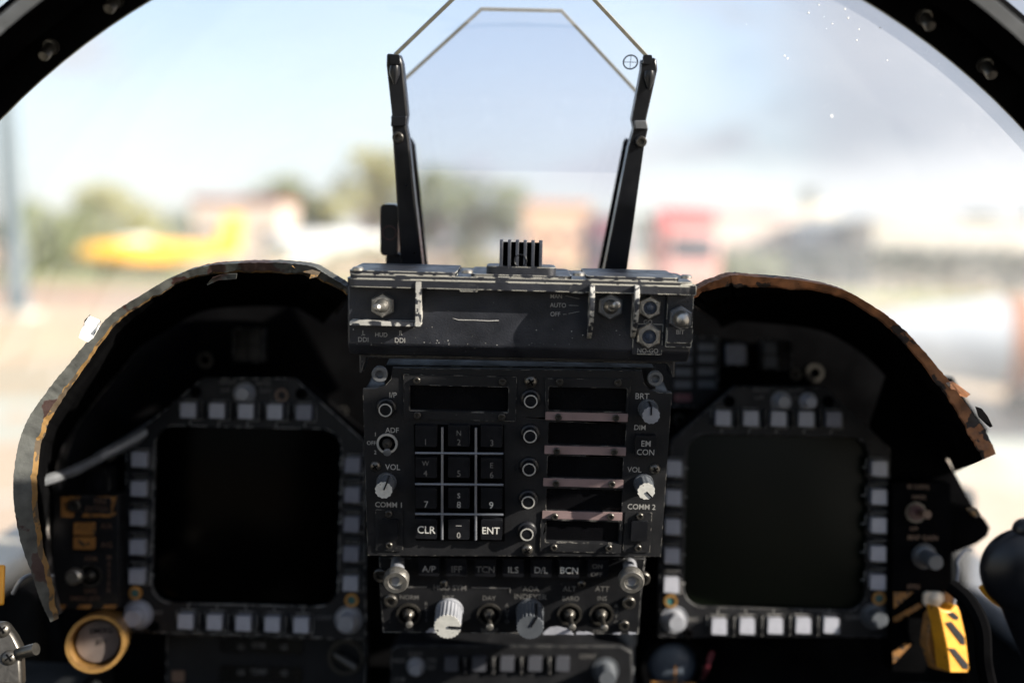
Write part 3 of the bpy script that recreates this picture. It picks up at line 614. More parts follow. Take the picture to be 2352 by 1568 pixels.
x, y = P(B(485, 1145), .008); rknob(P.root, x, y, 38*k, .008, 'knob'); x, y = P(B(1690, 1185), .012); rknob(P.root, x, y, 55*k, .016, 'knobd'); 
t = MB()
for s, X, Y in (('SLEW', 490, 1040), ('HDG', 385, 1080), ('CRS', 590, 1080), ('SET', 590, 1125), ('CONT', 1570, 1055), ('SYM', 390, 1200)): x, y = P(B(X, Y)); text(t, s, x, y, 28*k)
obj('lettering', t, 'txtd', P.root)
# ---------------- gauge and post right of it
P = Panel('attitude_gauge', *B(2110, 1110), .73, 2)
tag(P.root, 'round grey faced gauge half in shadow below the right hand display', 'gauge')
b = MB(); x, y = P(B(2110, 1130)); r = 165*P.k; b.ring(x, y, -.01, .002, r*1.02, r*1.25); obj('case', b, 'dark', P.root)
b = MB(); b.lathe(x, y, [(r*math.cos(R(a)), -.012+.010*math.sin(R(a))) for a in range(0, 89, 11)], 32); obj('dial', b, 'horizon', P.root)
b = MB(); b.box(x+.001, y-.008, .001, .0012, r*1.1, .0008); b.box(x, y-r*.55, .0012, r*1.7, .0014, .0008); obj('pointer', b, 'yellowd', P.root)
b = MB(); p = P(B(2318, 1110)); b.box(*p, .001, .0035, .022, .002, 0, -.3); obj('caging_flag', b, 'red', P.root)
b = MB(); p0, p1 = W(*B(1815, 925), .72), W(*B(1822, 1500), .76); b.tube([p0, p1], .0055, 16); b.tube([p0+Vector((0, 0, .004)), p0-Vector((0, 0, .006))], .0075, 16)
tag(obj('support_post', b, 'steeld'), 'slim grey post standing between the lowest display and the round gauge', 'post')
# ---------------- engine and fuel readout, lower left
P = Panel('fuel_display', *D(1650, 1240), .735, 3); k = P.k
tag(P.root, 'dark readout panel with two faint rows of figures below the left hand display', 'display')
b = MB(); b.prism(P.rect(D, 1040, 1090, 2290, 1700, .003), -.02, 0); obj('face_plate', b, 'panel2', P.root, .0008)
for y0, y1 in ((1100, 1195), (1270, 1375)):
    b = MB(); b.prism(P.rect(D, 1380, y0, 1900, y1, .002), .0001, .0012); obj('readout_window', b, 'win', P.root)
t = MB()
for s, X, Y in (('00', 1515, 1150), ('RPM', 1625, 1140), ('00', 1785, 1152), ('00', 1515, 1310), ('TEMP', 1625, 1305), ('00', 1785, 1312)): x, y = P(D(X, Y)); text(t, s, x, y, 34*k, .0014)
obj('lettering', t, 'txtd', P.root)
b = MB(); b.prism(P.rect(D, 1080, 1300, 1160, 1372, .001), .0001, .0016); obj('decal', b, 'brown', P.root)
x, y = P(D(2170, 1215)); b = MB(); b.ring(x, y, .0001, .002, 95*k, 110*k); b.tube([(x-.008, y+.004, .006), (x+.008, y-.006, .007)], .0035, 12); obj('selector_knob', b, 'screw', P.root)

# ---------------- left switch panel (arming)
P = Panel('switch_panel', *D(535, 560), .685, 4); k = P.k
tag(P.root, 'narrow black panel with worn orange stripes and EMERG JETT lettering at the far left', 'switch panel')
b = MB(); b.prism(P.poly([D(345, 205), D(738, 205), D(742, 915), D(332, 915), D(330, 500)]), -.02, 0); obj('face_plate', b, 'panel', P.root, .0006)
def stripes(x0, y0, x1, y1, f, n, sl, pr, z=.0001):
    m_ = MB(); wd_ = (x1-x0)/n
    for i in range(n):
        if i % 2: continue
        a = x0+i*wd_; q = [(a, y0), (min(a+wd_, x1), y0), (max(min(a+wd_-sl, x1), x0), y1), (max(a-sl, x0), y1)]; m_.prism(pr.poly([f(*c) for c in q]), z, z+.0003)
    return m_
b = stripes(385, 210, 735, 340, D, 3, 40, P); c = stripes(400, 310, 735, 340, D, 5, 20, P, .00045); b.add(c.v, c.f); c = stripes(335, 888, 738, 914, D, 5, 12, P); b.add(c.v, c.f); obj('warning_stripes', b, 'yellowd', P.root)
b = MB(); b.prism(P.rect(D, 515, 215, 700, 318, .001), .0006, .0009); obj('placard', b, 'panel', P.root)
for Y in (415, 505):
    b = MB(); b.prism(P.rect(D, 460, Y-38, 585, Y+38, .0008, .004), .0002, .004); obj('push_button', b, 'yellowd', P.root, .0006)
x, y = P(D(470, 265)); screw(P.root, x, y, .0006, 40*k, 'socket', 'mounting_bolt', 'screw')
x, y = P(D(570, 705)); toggle(P.root, x, y, 72*k, P(D(470, 712), .02), .018, 'screw', 'gold'); 
b = MB(); x, y = P(D(467, 712), .02); b.lathe(x, y, [(.004, .016), (.0056, .018), (.0056, .022), (.004, .024)], 20); obj('switch_knob', b, 'steel', P.root)
t = MB()
for s, X, Y, h in (('FIRE', 630, 240, 34), ('EXTGH', 608, 290, 34), ('A/A', 668, 395, 34), ('A/G', 668, 513, 34), ('ARM', 568, 601, 30), ('SAFE', 567, 801, 30), ('EMERG JETT', 535, 855, 36)):
    x, y = P(D(X, Y), .001); text(t, s, x, y, h*k, .0011)
for i, ch in enumerate('MASTER'): x, y = P(D(684, 592+i*41)); text(t, ch, x, y, 30*k)
obj('lettering', t, 'brown', P.root)
# panel piece above it
P = Panel('warning_light', *Cc(620, 1435), .70, 4)
tag(P.root, 'square black warning light in its frame above the left arming panel', 'warning light')
b = MB(); b.prism(P.rect(Cc, 545, 1365, 695, 1515, .001), -.01, .002); obj('frame', b, 'panel', P.root, .0006)
b = MB(); b.prism(P.rect(Cc, 560, 1380, 680, 1495, .001), .0019, .005); obj('lens', b, 'key', P.root, .0006)
P = Panel('mounting_stud', *Cc(700, 1275), .70, 4)
tag(P.root, 'small shiny stud with a round head, above left of the dark left hand display', 'stud')
b = MB(); b.lathe(0, 0, [(.0028, -.02), (.0028, 0), (.0048, .001), (.0052, .004), (.004, .007), (.0001, .008)], 20); obj('head', b, 'steel', P.root)
# brass ringed button
P = Panel('jettison_button', *D(600, 1135), .66, 12, 14)
tag(P.root, 'large round push button inside a brass ring under the left arming panel', 'push button')
r = 178*P.k; b = MB(); b.lathe(0, 0, [(r*.80, -.035), (r*.84, -.002), (r*.86, .0), (r, .0), (r*1.01, -.004), (r*.97, -.035)], 48, close=True); obj('ring', b, 'gold', P.root)
b = MB(); b.lathe(0, 0, [(r*.79, -.030), (r*.79, -.012), (r*.72, -.010), (.0001, -.0098)], 40); obj('button', b, mat('button_face', (.045, .036, .032), .35, 0, .5, 60), P.root)
b = MB(); text(b, 'EMERG', .002, .007, 34*P.k, -.0095); text(b, 'JETT', .002, -.001, 34*P.k, -.0095); obj('lettering', b, 'dark', P.root)
b = MB(); b.lathe(0, 0, [(r*.82, -.036), (r*.82, -.07)], 32); obj('barrel', b, 'gold', P.root)

# ---------------- right hand side
P = Panel('caution_light_panel', *E(350, 750), .745, 5); k = P.k
tag(P.root, 'block of small rectangular caution lights, one reddish, in shadow above the right hand display', 'warning lights')
b = MB(); b.prism(P.rect(E, 20, 540, 430, 985, .001), -.01, 0); obj('face_plate', b, 'panel2', P.root, .0006)
first = None
for X0, ys in ((150, (590, 662, 740, 818, 900)), (298, (585, 655, 738, 815))):
    for Y in ys:
        x, y = P(E(X0+55, Y+25)); m = 'red' if (X0 == 150 and Y == 900) else 'lamp'
        if 'lamp' not in K: K['lamp'] = mat('unlit_lamp_cap', (.055, .06, .07), .5, 0, .2, 60)
        if first is None or m == 'red':
            c = MB(); c.prism(rrect(-52*k, -24*k, 52*k, 24*k, .0006), .0002, .0022); o = obj('lamp_cap', c, m, P.root, .0004, loc=(x, y, 0)); first = first or o
        else: cp(first, P.root, (x, y, 0))
P = Panel('fire_light', *E(540, 655), .745, 5)
tag(P.root, 'pale square light cap right of the rows of caution lights, under the right hood', 'warning light')
b = MB(); q = P.rect(E, 480, 592, 598, 716, .002, .004); b.prism(q, .0, .005); obj('cap', b, 'btnd', P.root, .0008)
b = MB(); b.prism(P.rect(E, 468, 580, 610, 728, .002), -.01, .001); obj('frame', b, 'panel2', P.root, .0005)
for nm, f, x0, y0, x1, y1, lb in (('engine_light', E, 700, 560, 892, 752, 'dark four part square indicator deep under the right hood'), ('engine_light', Cc, 1462, 488, 1655, 702, 'dark four part square indicator deep under the left hood')):
    P = Panel(nm, *f((x0+x1)/2, (y0+y1)/2), .75, 5); tag(P.root, lb, 'warning light')
    b = MB(); b.prism(P.rect(f, x0, y0, x1, y1, .001), -.01, .001); obj('frame', b, 'panel2', P.root, .0006); xm, ym = (x0+x1)/2, (y0+y1)/2
    for a, c_ in ((x0+14, y0+14), (xm+5, y0+14), (x0+14, ym+5), (xm+5, ym+5)):
        b = MB(); b.prism(P.rect(f, a, c_, a+(x1-x0)/2-20, c_+(y1-y0)/2-20, .0006), .0011, .0028); obj('segment', b, 'lamp' if f is E and a < xm else 'win', P.root, .0004)
P = Panel('switch_panel', *F(1715, 560), .69, 4); k = P.k
tag(P.root, 'dark switch panel with a red button and worn orange stripes at the far right', 'switch panel')
b = MB(); b.prism(P.poly([F(1528, 120), F(1890, 130), F(1902, 900), F(1722, 1320), F(1520, 1315)]), -.02, 0); obj('face_plate', b, 'dark', P.root, .0006)
b = MB(); x, y = P(F(1668, 310)); b.ring(x, y, .0001, .0015, 52*k, 64*k, 1); b.cyl(x, y, .0001, .003, 50*k, 0); obj('push_button', b, ['redd', 'screw'], P.root)
b = MB(); p, q = P(F(1700, 312)), P(F(1745, 325), .012); b.tube([(*p, .001), (*q, .012)], [.002, .003], 12); obj('lever', b, 'brown', P.root)
x, y = P(F(1800, 628), .02); rknob(P.root, x, y, 50*k, .02, 'knobd')
t = MB()
for s, X, Y, h in (('IR COOL', 1690, 150, 28), ('ORIDE', 1690, 215, 24), ('OFF', 1660, 415, 24), ('MAP GAIN', 1715, 470, 32), ('SPIN', 1655, 778, 32)): x, y = P(F(X, Y)); text(t, s, x, y, h*k)
obj('lettering', t, 'brown', P.root)
b = MB()
for q in ([(1532, 812), (1655, 812), (1545, 905), (1532, 915)], [(1690, 880), (1712, 900), (1560, 995), (1532, 1000), (1532, 970)], [(1840, 810), (1900, 810), (1900, 885), (1860, 890)], [(1524, 1190), (1600, 1130), (1640, 1140), (1530, 1260)]):
    b = MB(); b.prism(P.poly([F(*c) for c in q]), .0001, .0005); obj('warning_stripe', b, 'yellowd', P.root)
b = MB(); b.prism(P.rect(F, 1725, 815, 1850, 905, .003, .004), .0006, .004); x, y = P(F(1790, 852), .004); b.dome(x, y, .0038, .0042, .005); obj('bracket', b, 'rail', P.root, .0008)
b = MB(); b.prism(P.rect(F, 1590, 960, 1740, 1095, .001), .0003, .010); obj('guard', b, 'dark', P.root, .001)
P = Panel('striped_handle', *F(1900, 1100), .655, 8, 18)
tag(P.root, 'bright yellow handle with black diagonal stripes at the lower right', 'handle')
b = MB(); b.prism(P.poly([F(*c) for c in ((1812, 900), (1845, 925), (1890, 930), (1918, 893), (1935, 895), (1950, 930), (1985, 1080), (2010, 1290), (2000, 1316), (1880, 1316), (1862, 1150))]), -.012, 0); obj('grip', b, 'yellow', P.root, .0018)
b = MB()
for q in ([(1854, 1004), (1892, 996), (1976, 1096), (1979, 1142), (1956, 1140)], [(1872, 1162), (1914, 1166), (1998, 1264), (1996, 1298), (1966, 1290)], [(1868, 946), (1904, 936), (1938, 966), (1934, 986), (1908, 982)]): b = MB(); b.prism(P.poly([F(*c) for c in q]), .0001, .0006); obj('stripe', b, 'black', P.root)
b = MB(); b.prism(P.poly([F(*c) for c in ((1808, 905), (1862, 1150), (1880, 1316), (1800, 1300), (1745, 1140), (1770, 960))], -.012), -.020, -.0122); obj('side', b, 'yellowd', P.root, .001)
# black round handle, far right
P = Panel('lever_handle', 2366, 1318, .50, 0, -15)
tag(P.root, 'rounded glossy black handle with a yellow underside at the right edge', 'handle')
r = 104*P.kp; b = MB(); b.lathe(0, 0, [(r*.90*math.cos(R(a))+r*.10, r*.5*math.sin(R(a))-.004) for a in range(-75, 89, 11)], 40); obj('grip', b, 'black', P.root)
b = MB(); t_ = [Vector((r*1.0*math.cos(R(a)), r*1.0*math.sin(R(a)), -.012)) for a in range(212, 300, 8)]; b.tube(t_, .0022, 10); obj('yellow_band', b, 'yellow', P.root)
b = MB(); b.dome(-.003, r*.95, -.004, .006, .006); obj('latch', b, 'black', P.root)
b = MB(); b.tube([(0, -r*.5, -.01), (.04, -.10, -.03), (.05, -.2, -.05)], [.014, .013, .013], 14); obj('shaft', b, 'black', P.root)

# ---------------- backing instrument panel
P = Panel('instrument_panel', 1176, 1180, .765, 4)
tag(P.root, 'black sheet metal instrument panel behind the displays', 'instrument panel')
b = MB(); b.prism([P(p) for p in ((150, 1900), (150, 1500), (105, 1300), (92, 1150), (92, 1080), (115, 985), (165, 890), (235, 795), (325, 722), (430, 668), (560, 648), (720, 655), (850, 670), (1560, 680), (1700, 672), (1850, 690), (1960, 735), (2050, 805), (2120, 885), (2158, 950), (2168, 1012), (2150, 1100), (2110, 1150), (2110, 1900))], -.006, 0); obj('sheet', b, 'dark', P.root)
for p, r in ((Cc(1290, 690), .006), (E(1030, 770), .007), (Cc(2150, 1010), .004), (E(915, 780), .004), (E(180, 1060), .004)): x, y = P(p); b = MB(); b.ring(x, y, .0001, .002, r*.6, r); obj('fastener', b, 'screw', P.root)

# ---------------- hoods
def catmull(pts, n):
    out = []
    P_ = [pts[0]]+list(pts)+[pts[-1]]
    for i in range(1, len(P_)-2):
        for j in range(n):
            t = j/n; a, b, c, d = P_[i-1], P_[i], P_[i+1], P_[i+2]
            out.append(tuple(.5*((2*b[q])+(-a[q]+c[q])*t+(2*a[q]-5*b[q]+4*c[q]-d[q])*t*t+(-a[q]+3*b[q]-3*c[q]+d[q])*t**3) for q in range(len(b))))
    out.append(pts[-1]); return out
def hood(name, ctl, label, rimm, edgem, seed, flare=False):
    # ctl: px, py, rim width in px, depth
    root = empty(name, W(ctl[0][0], ctl[0][1], ctl[0][3])); tag(root, label, 'glare shield'); o = root.location
    cs = catmull(ctl, 14); n = len(cs); cxp, cyp = sum(c[0] for c in cs)/n, 1100
    V = [[] for _ in range(6)]
    for i, (px, py, rw, d) in enumerate(cs):
        a, b2 = cs[max(i-1, 0)], cs[min(i+1, n-1)]; tx, ty = b2[0]-a[0], b2[1]-a[1]; l = math.hypot(tx, ty) or 1
        nx, ny = -ty/l, tx/l
        if (cxp-px)*nx+(cyp-py)*ny < 0: nx, ny = -nx, -ny
        j1 = noise.noise((i*.13, seed, 0))*7+noise.noise((i*.7, seed, 2))*1.5; j2 = noise.noise((i*.12, seed+9, 0))*7+noise.noise((i*.45, seed+9, 0))*3; ew = 4 if flare else 4+max(0, min(1, (py-700)/250))*9
        po = W(px+nx*j1*.13+nx*noise.noise((i*1.7, seed, 5))*2.2, py+ny*j1*.13+ny*noise.noise((i*1.7, seed, 5))*2.2, d); pi = W(px+nx*(rw+j2), py+ny*(rw+j2), d+.004); pm = W(px+nx*(rw+j2*.6+ew), py+ny*(rw+j2*.6+ew), d+.008)
        ax = Vector((0, 1, -.10)); ow = -(RT*nx-UP*ny)
        sh = 105 if flare else max(4, min(100, (1440-py)/300*100)) if px < 600 else 100
        bi = W(px+nx*sh, py+ny*sh, .715)
        bo = bi+ow*.006+Vector((0, .03, 0))
        V[0].append(po+Vector((0, .012, 0))+ow*.0015); V[1].append(po); V[2].append(pi); V[3].append(pm); V[4].append(bi); V[5].append(bo)
    def strip(rows, m, nm):
        b = MB(); vs = [p-o for r in rows for p in r]; fs = [(q*n+i, q*n+i+1, (q+1)*n+i+1, (q+1)*n+i) for q in range(len(rows)-1) for i in range(n-1)]; b.add(vs, fs); return obj(nm, b, m, root)
    strip([V[0], V[1], V[2]], rimm, 'rim'); strip([V[2], V[3]], edgem, 'torn_edge'); strip([V[3], V[4]], 'dark', 'lining'); strip([V[5], V[0]], 'hoodtop', 'skin')
    return root, cs
hl, csl = hood('glare_shield', [(806, 668, 8, .575), (790, 655, 10, .575), (752, 632, 14, .572), (715, 612, 18, .57), (650, 604, 20, .57), (560, 604, 19, .57), (470, 612, 17, .57), (400, 634, 16, .57), (320, 680, 17, .57), (255, 722, 20, .57), (200, 785, 22, .57),
     (150, 845, 26, .57), (105, 902, 30, .57), (68, 955, 34, .57), (45, 1010, 38, .57), (32, 1080, 42, .57), (31, 1150, 42, .57), (45, 1235, 38, .575), (70, 1310, 30, .58), (92, 1375, 22, .585), (116, 1428, 8, .59)],
     'left hood of the glare shield, peeling grey and maroon rim with a torn white flap', 'rim', 'rimedge', 3)
hr, csr = hood('glare_shield', [(1580, 690, 6, .575), (1596, 668, 8, .575), (1630, 650, 12, .572), (1668, 636, 18, .57), (1692, 632, 24, .57), (1760, 637, 20, .57), (1850, 646, 16, .57), (1930, 664, 14, .57), (2000, 699, 16, .57), (2060, 742, 18, .57), (2112, 794, 20, .565),
     (2165, 856, 22, .56), (2205, 908, 24, .555), (2240, 957, 28, .55), (2270, 1002, 34, .545), (2288, 1042, 30, .54)],
     'right hood of the glare shield, torn orange brown rim ending in a sharp point', 'rimr', 'rimr', 8, True)
def flap(root, pts, d, m, nm, th=.0012):
    o = root.matrix_world.translation if 0 else root.location; b = MB(); c = W(*pts[0], d); n = len(pts)
    f = [W(p[0], p[1], d+(.004*((i*7) % 3))) - o for i, p in enumerate(pts)]; g = [v+Vector((0, th, th*.3)) for v in f]
    b.add(f+g, [tuple(range(n)), tuple(range(2*n-1, n-1, -1))]+[(i, i+n, (i+1) % n+n, (i+1) % n) for i in range(n)]); return obj(nm, b, m, root)
flap(hl, [Cc(*c) for c in ((557, 418), (612, 440), (628, 452), (612, 500), (590, 540), (570, 585), (530, 568), (494, 548), (510, 500), (532, 455))], .566, 'flake', 'torn_flap')
flap(hl, [Cc(*c) for c in ((560, 408), (562, 424), (534, 462), (524, 478), (530, 440))], .564, 'hoodtop', 'torn_flap')
flap(hl, [Cc(*c) for c in ((1485, 150), (1480, 182), (1440, 178), (1370, 190), (1300, 222), (1298, 212), (1330, 175), (1400, 152))], .571, 'rim', 'torn_flap')
flap(hl, [Cc(*c) for c in ((1830, 100), (1870, 92), (1960, 110), (2010, 140), (1990, 168), (1940, 180), (1950, 150), (1880, 135))], .57, 'rimedge', 'torn_flap')
flap(hr, [E(*c) for c in ((1860, 838), (1900, 826), (1965, 870), (2010, 905), (1985, 925), (1910, 905))], .553, 'rimr', 'torn_flap')
flap(hr, [E(*c) for c in ((2045, 985), (2085, 998), (2118, 1040), (2150, 1105), (2132, 1112), (2100, 1085), (2065, 1050))], .56, 'dark', 'torn_flap')
# the black webs that close the hood ends
def web(root, pts, d0, d1, nm, m='dark'):
    o = root.location; b = MB(); f = [W(*p, d0)-o for p in pts]; g = [W(*p, d0)-o+Vector((0, d1-d0, 0)) for p in pts]; n = len(pts)
    b.add(f+g, [tuple(range(n)), tuple(range(2*n-1, n-1, -1))]+[(i, i+n, (i+1) % n+n, (i+1) % n) for i in range(n)]); return obj(nm, b, m, root)
web(hr, [E(1830, 1196), E(1848, 1192), E(1920, 1207), E(2050, 1228), E(2075, 1222), E(2120, 1130), E(2000, 960), E(1900, 800), E(1500, 800), E(1400, 1100), E(1500, 1700)]+[F(1560, 560), F(1890, 572), F(2060, 505), F(2120, 460), F(2138, 410), F(2110, 360), F(2040, 290), F(1990, 200), F(1930, 90), F(1880, 0)]+[E(1850, 1300)], .712, .72, 'end_web')
web(hr, [F(2015, 305), F(2060, 290), F(2082, 330), (F(2050, 348))], .655, .662, 'torn_flap', 'rimedge')

# ---------------- rod built in place of a sunlit streak, and cables at the left
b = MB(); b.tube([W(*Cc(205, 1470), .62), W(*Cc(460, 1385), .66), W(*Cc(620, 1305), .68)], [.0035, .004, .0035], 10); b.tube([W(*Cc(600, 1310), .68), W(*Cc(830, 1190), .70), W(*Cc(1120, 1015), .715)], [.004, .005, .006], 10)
tag(obj('sun_streak_rod', b, 'steeld'), 'dark grey rod standing in for a sunlit streak, left hood rim to display', 'strut')
P = Panel('throttle_bracket', *D(60, 1250), .55, 20, 20)
tag(P.root, 'scuffed grey metal bracket with two round bolts in the lower left corner', 'bracket')
b = MB(); b.prism(P.poly([D(*c) for c in ((-200, 1000), (30, 990), (95, 1080), (130, 1150), (140, 1400), (-200, 1400))]), -.02, 0); obj('plate', b, 'screw', P.root, .002)
for X, Y, r in ((15, 1045, 42), (60, 1220, 40)): x, y = P(D(X, Y)); screw(P.root, x, y, 0, r*P.k*1.2, 'cross', 'bolt', 'screw')
x, y = P(D(110, 1200)); b = MB(); b.tube([(x, y, -.002), (x+.004, y+.001, .004), (x+.010, y+.002, .008)], [.0034, .0032, .0034], 14); obj('peg', b, 'screw', P.root)
b = MB(); b.box(*P(D(-30, 770)), .002, .010, .022, .004); obj('yellow_tab', b, 'yellow', P.root, .001)
def cable(pts, r, m, label):
    b = MB(); c = catmull(pts, 8); b.tube([W(*q) for q in c], r, 8); tag(obj('cable', b, m), label, 'cable')
cable([(2165, 1500, .66), (2180, 1440, .66), (2195, 1360, .665), (2200, 1310, .67), (2198, 1290, .68), (2215, 1265, .69), (2232, 1262, .70)], .0011, 'grid', 'thin green grey wire looping down beside the torn right hood')
cable([(2185, 1345, .64), (2225, 1380, .63), (2255, 1440, .62), (2262, 1530, .62), (2290, 1640, .62)], .005, 'dark', 'thick black cable hanging between the striped handle and the round black handle')
cable([(30, 1362, .62), (50, 1330, .61), (80, 1318, .62), (120, 1322, .64)], .0012, 'knob', 'thin bright grey wire below the left hood')

# ---------------- tub: side walls, consoles, floor
def slabbox(name, label, cat, cx, cy, cz, sx, sy, sz, m='tub', bev=.01):
    b = MB(); b.box(0, 0, 0, sx, sy, sz); o = obj(name, b, m, None, bev, loc=(cx, cy, cz)); tag(o, label, cat); return o
for s, side in ((-1, 'left'), (1, 'right')):
    slabbox('side_console', 'dark %s hand side console running back along the cockpit wall' % side, 'console', s*.37, .25, CAMZ-.36, .16, .95, .10)
    top = CAMZ-(.305 if s < 0 else .325); root = empty('cockpit_wall', (s*.475, .4, top-.7)); tag(root, 'dark %s cockpit side wall with its %s sill' % (side, 'pale beige' if s < 0 else 'grey'), 'wall')
    b = MB(); b.box(s*.012, 0, .35, .02, 2.2, .7); obj('panel', b, 'tub', root, .004)
    b = MB(); b.tube([(0, -1.1, .69), (0, 1.1, .69)], .014, 14); b.box(s*.03, 0, .695, .05, 2.2, .012); obj('sill', b, 'rail' if s < 0 else 'steeld', root)
slabbox('cockpit_floor', 'dark cockpit floor under the instruments', 'floor', 0, .2, CAMZ-.98, .95, 1.7, .03)
slabbox('front_bulkhead', 'dark bulkhead in front of the pedals, behind the instruments', 'bulkhead', 0, 1.0, CAMZ-.6, .95, .03, .75)
P = Panel('ejection_seat', 1176, 784, .1, 0); P.root.matrix_world = Matrix.Translation((0, -.45, CAMZ-.5))
tag(P.root, 'black ejection seat behind the viewpoint', 'seat')
b = MB(); b.prism(rrect(-.34, -.35, .34, .57, .06), -.06, .06); v = [(x, z, y) for x, y, z in b.v]; b.v = v; obj('backrest', b, 'tub', P.root, .01)
b = MB(); b.prism(rrect(-.19, .55, .19, .665, .05), -.10, .08); b.v = [(x, z, y) for x, y, z in b.v]; obj('headrest', b, 'tub', P.root, .01)
b = MB(); b.box(0, .22, -.25, .44, .42, .12); obj('seat', b, 'tub', P.root, .02)

# ---------------- windscreen bow and glass
SL = .42; BARH = .043
nb = Vector((0, 1, SL)).normalized(); pb = W(1165, 130, .525)
def onbow(px, py, off=0): d = ray(px, py); t = (pb+nb*off-CAM).dot(nb)/d.dot(nb); return CAM+d*t
root = empty('windscreen_bow', W(1165, -230, .5)); tag(root, 'curved black windscreen bow arching over the instruments, studded with bolts', 'windscreen bow')
o = root.location
def arc(rpx, off, a0=-14, a1=194, n=90, cxp=1165, cyp=1388): return [onbow(cxp+rpx*math.cos(R(a0+(a1-a0)*i/n)), cyp-rpx*math.sin(R(a0+(a1-a0)*i/n)), off) for i in range(n+1)]
def band(rows, m, nm, par, closed=True):
    b = MB(); n = len(rows[0]); vs = [p-o for r in rows for p in r]; k_ = len(rows)
    fs = [(q*n+i, q*n+i+1, ((q+1) % k_)*n+i+1, ((q+1) % k_)*n+i) for q in range(k_ if closed else k_-1) for i in range(n-1)]; b.add(vs, fs); return obj(nm, b, m, par)
band([arc(1612, -.0), arc(1614, .016), arc(1800, .016), arc(1768, 0)], 'dark', 'bow', root)
band([arc(1609, .0005), arc(1609, .004), arc(1613.5, .004), arc(1613.5, .0005)], 'gedge', 'seal', root)
band([arc(1690, -.0005), arc(1690, -.012), arc(1765, -.030), arc(1775, -.0005)], 'dark', 'flange', root)
band([arc(1752, -.03), arc(1752, -.045), arc(1785, -.045), arc(1785, -.03)], 'steeld', 'outer_strip', root)
bo = None
for px, py in ((122, 108), (272, 5), (-5, 250), (2115, 45), (2258, 150), (2375, 260), (440, -90), (1940, -90)):
    a = math.atan2(1388-py, px-1165); p = onbow(1165+1655*math.cos(a), 1388-1655*math.sin(a), 0)
    if bo is None:
        c = MB(); c.lathe(0, 0, [(.0042, 0), (.0042, .002), (.0029, .0024), (.0028, .012), (.0024, .0128), (.0001, .0129)], 18)
        bo = obj('bolt', c, 'screw', root); bo.rotation_euler = Vector((0, -1, -.75)).to_track_quat('Z', 'Y').to_euler(); bo.location = p-o
    else: q = bo.copy(); COL.objects.link(q); q.parent = root; q.location = p-o
cf = empty('shading_bar', (0, 0, CAMZ)); tag(cf, 'black slanted bar added just outside the picture to shade the keypad and left hood', 'shading bar')  # unseen bar added only to shade the keypad panel and left hood
for sx in (1,):
    b = MB(); p0 = Vector((sx*.44, -.20, .437)); p1 = Vector((sx*.42, .55, .028)); h_ = Vector((0, 0, BARH)); t_ = Vector((sx*.03, 0, .01))
    b.add([p0-h_, p1-h_, p1+h_, p0+h_, p0-h_+t_, p1-h_+t_, p1+h_+t_, p0+h_+t_], [(0, 1, 2, 3), (7, 6, 5, 4), (0, 4, 5, 1), (1, 5, 6, 2), (2, 6, 7, 3), (3, 7, 4, 0)]); obj('bar_body', b, 'black', cf, .008)
ws = empty('windscreen', root.location); tag(ws, 'slightly dusty curved clear windscreen in front of the instruments', 'windscreen')
rows = []; inner = arc(1618, .010); ccen = Vector((0, 1.95, CAMZ-.28))
for j in range(13):
    t = j/12; sc_ = 1-t*.62; bulge = math.sin(t*math.pi)*.06
    rows.append([Vector((p.x*(sc_+bulge*.5), p.y*(1-t)+t*ccen.y, (p.z-(CAMZ-.16))*(sc_+bulge)+(CAMZ-.16)*(1-t)+t*ccen.z)) for p in inner])
g = band(rows, 'glassw', 'pane', ws, False)
b = MB(); random.seed(3)
def onglass(px, py): return W(px, py, .66)
bpy.context.view_layer.update()
from mathutils.bvhtree import BVHTree
bv = BVHTree.FromPolygons([v.co[:] for v in g.data.vertices], [tuple(p.vertices) for p in g.data.polygons])
sp = [(1857, 30, 3.2), (1881, 12, 2.4), (1941, 22, 3), (1948, 42, 3), (1912, 55, 2.6), (1973, 68, 2.6), (1968, 93, 2.6), (2021, 64, 2.8), (1802, 129, 3), (1809, 135, 3.2), (1910, 267, 4), (2038, 139, 2.4)]+[(random.uniform(1700, 2340), random.uniform(20, 620), random.uniform(.5, 1.1)) for _ in range(60)]
for px, py, r in sp:
    d = ray(px, py); h = bv.ray_cast(CAM-o, d.normalized())
    if h[0] is None: continue
    rr = r*h[3]/FPX*.8; b.lathe(h[0].x, h[0].z*0, [(0, 0)], 3) if 0 else None
    p = h[0]-d.normalized()*.0015; u, v2 = RT*rr, UP*rr
    n_ = 6; ph = random.random()*3; b.add([p+u*math.cos(ph+a*math.pi/3)*random.uniform(.6, 1)+v2*math.sin(ph+a*math.pi/3)*random.uniform(.6, 1) for a in range(n_)]+[p-d.normalized()*rr*.5], [(a, (a+1) % n_, n_) for a in range(n_)])
obj('water_spots', b, 'flake', ws)

# ================================================================== OUTSIDE
def gm(name, col, second, ss, sthr, var=.3): return mat(name, col, .9, 0, var, .3, 0, 1, second=second, sthr=sthr, ss=ss)
M_soil = gm('dry_soil', (.44, .315, .20), (.36, .30, .21), .15, .52)
def sheet(name, x0, y0, x1, y1, z, m, n=1):
    b = MB(); b.add([(x0, y0, z), (x1, y0, z), (x1, y1, z), (x0, y1, z)], [(0, 1, 2, 3)]); return struct(obj(name, b, m))
sheet('ground', -4000, -1500, 4000, 6000, 0, M_soil)
sheet('apron', -60, -30, 60, 19, .006, gm('pale_concrete', (.33, .34, .29), (.42, .32, .23), .25, .52))
sheet('gravel_strip', -90, 52, 140, 66, .006, gm('red_gravel', (.30, .15, .11), (.26, .2, .15), .3, .5))
sheet('lawn', -90, 70, 160, 110, .006, gm('dry_lawn', (.20, .22, .08), (.30, .26, .14), .2, .5))
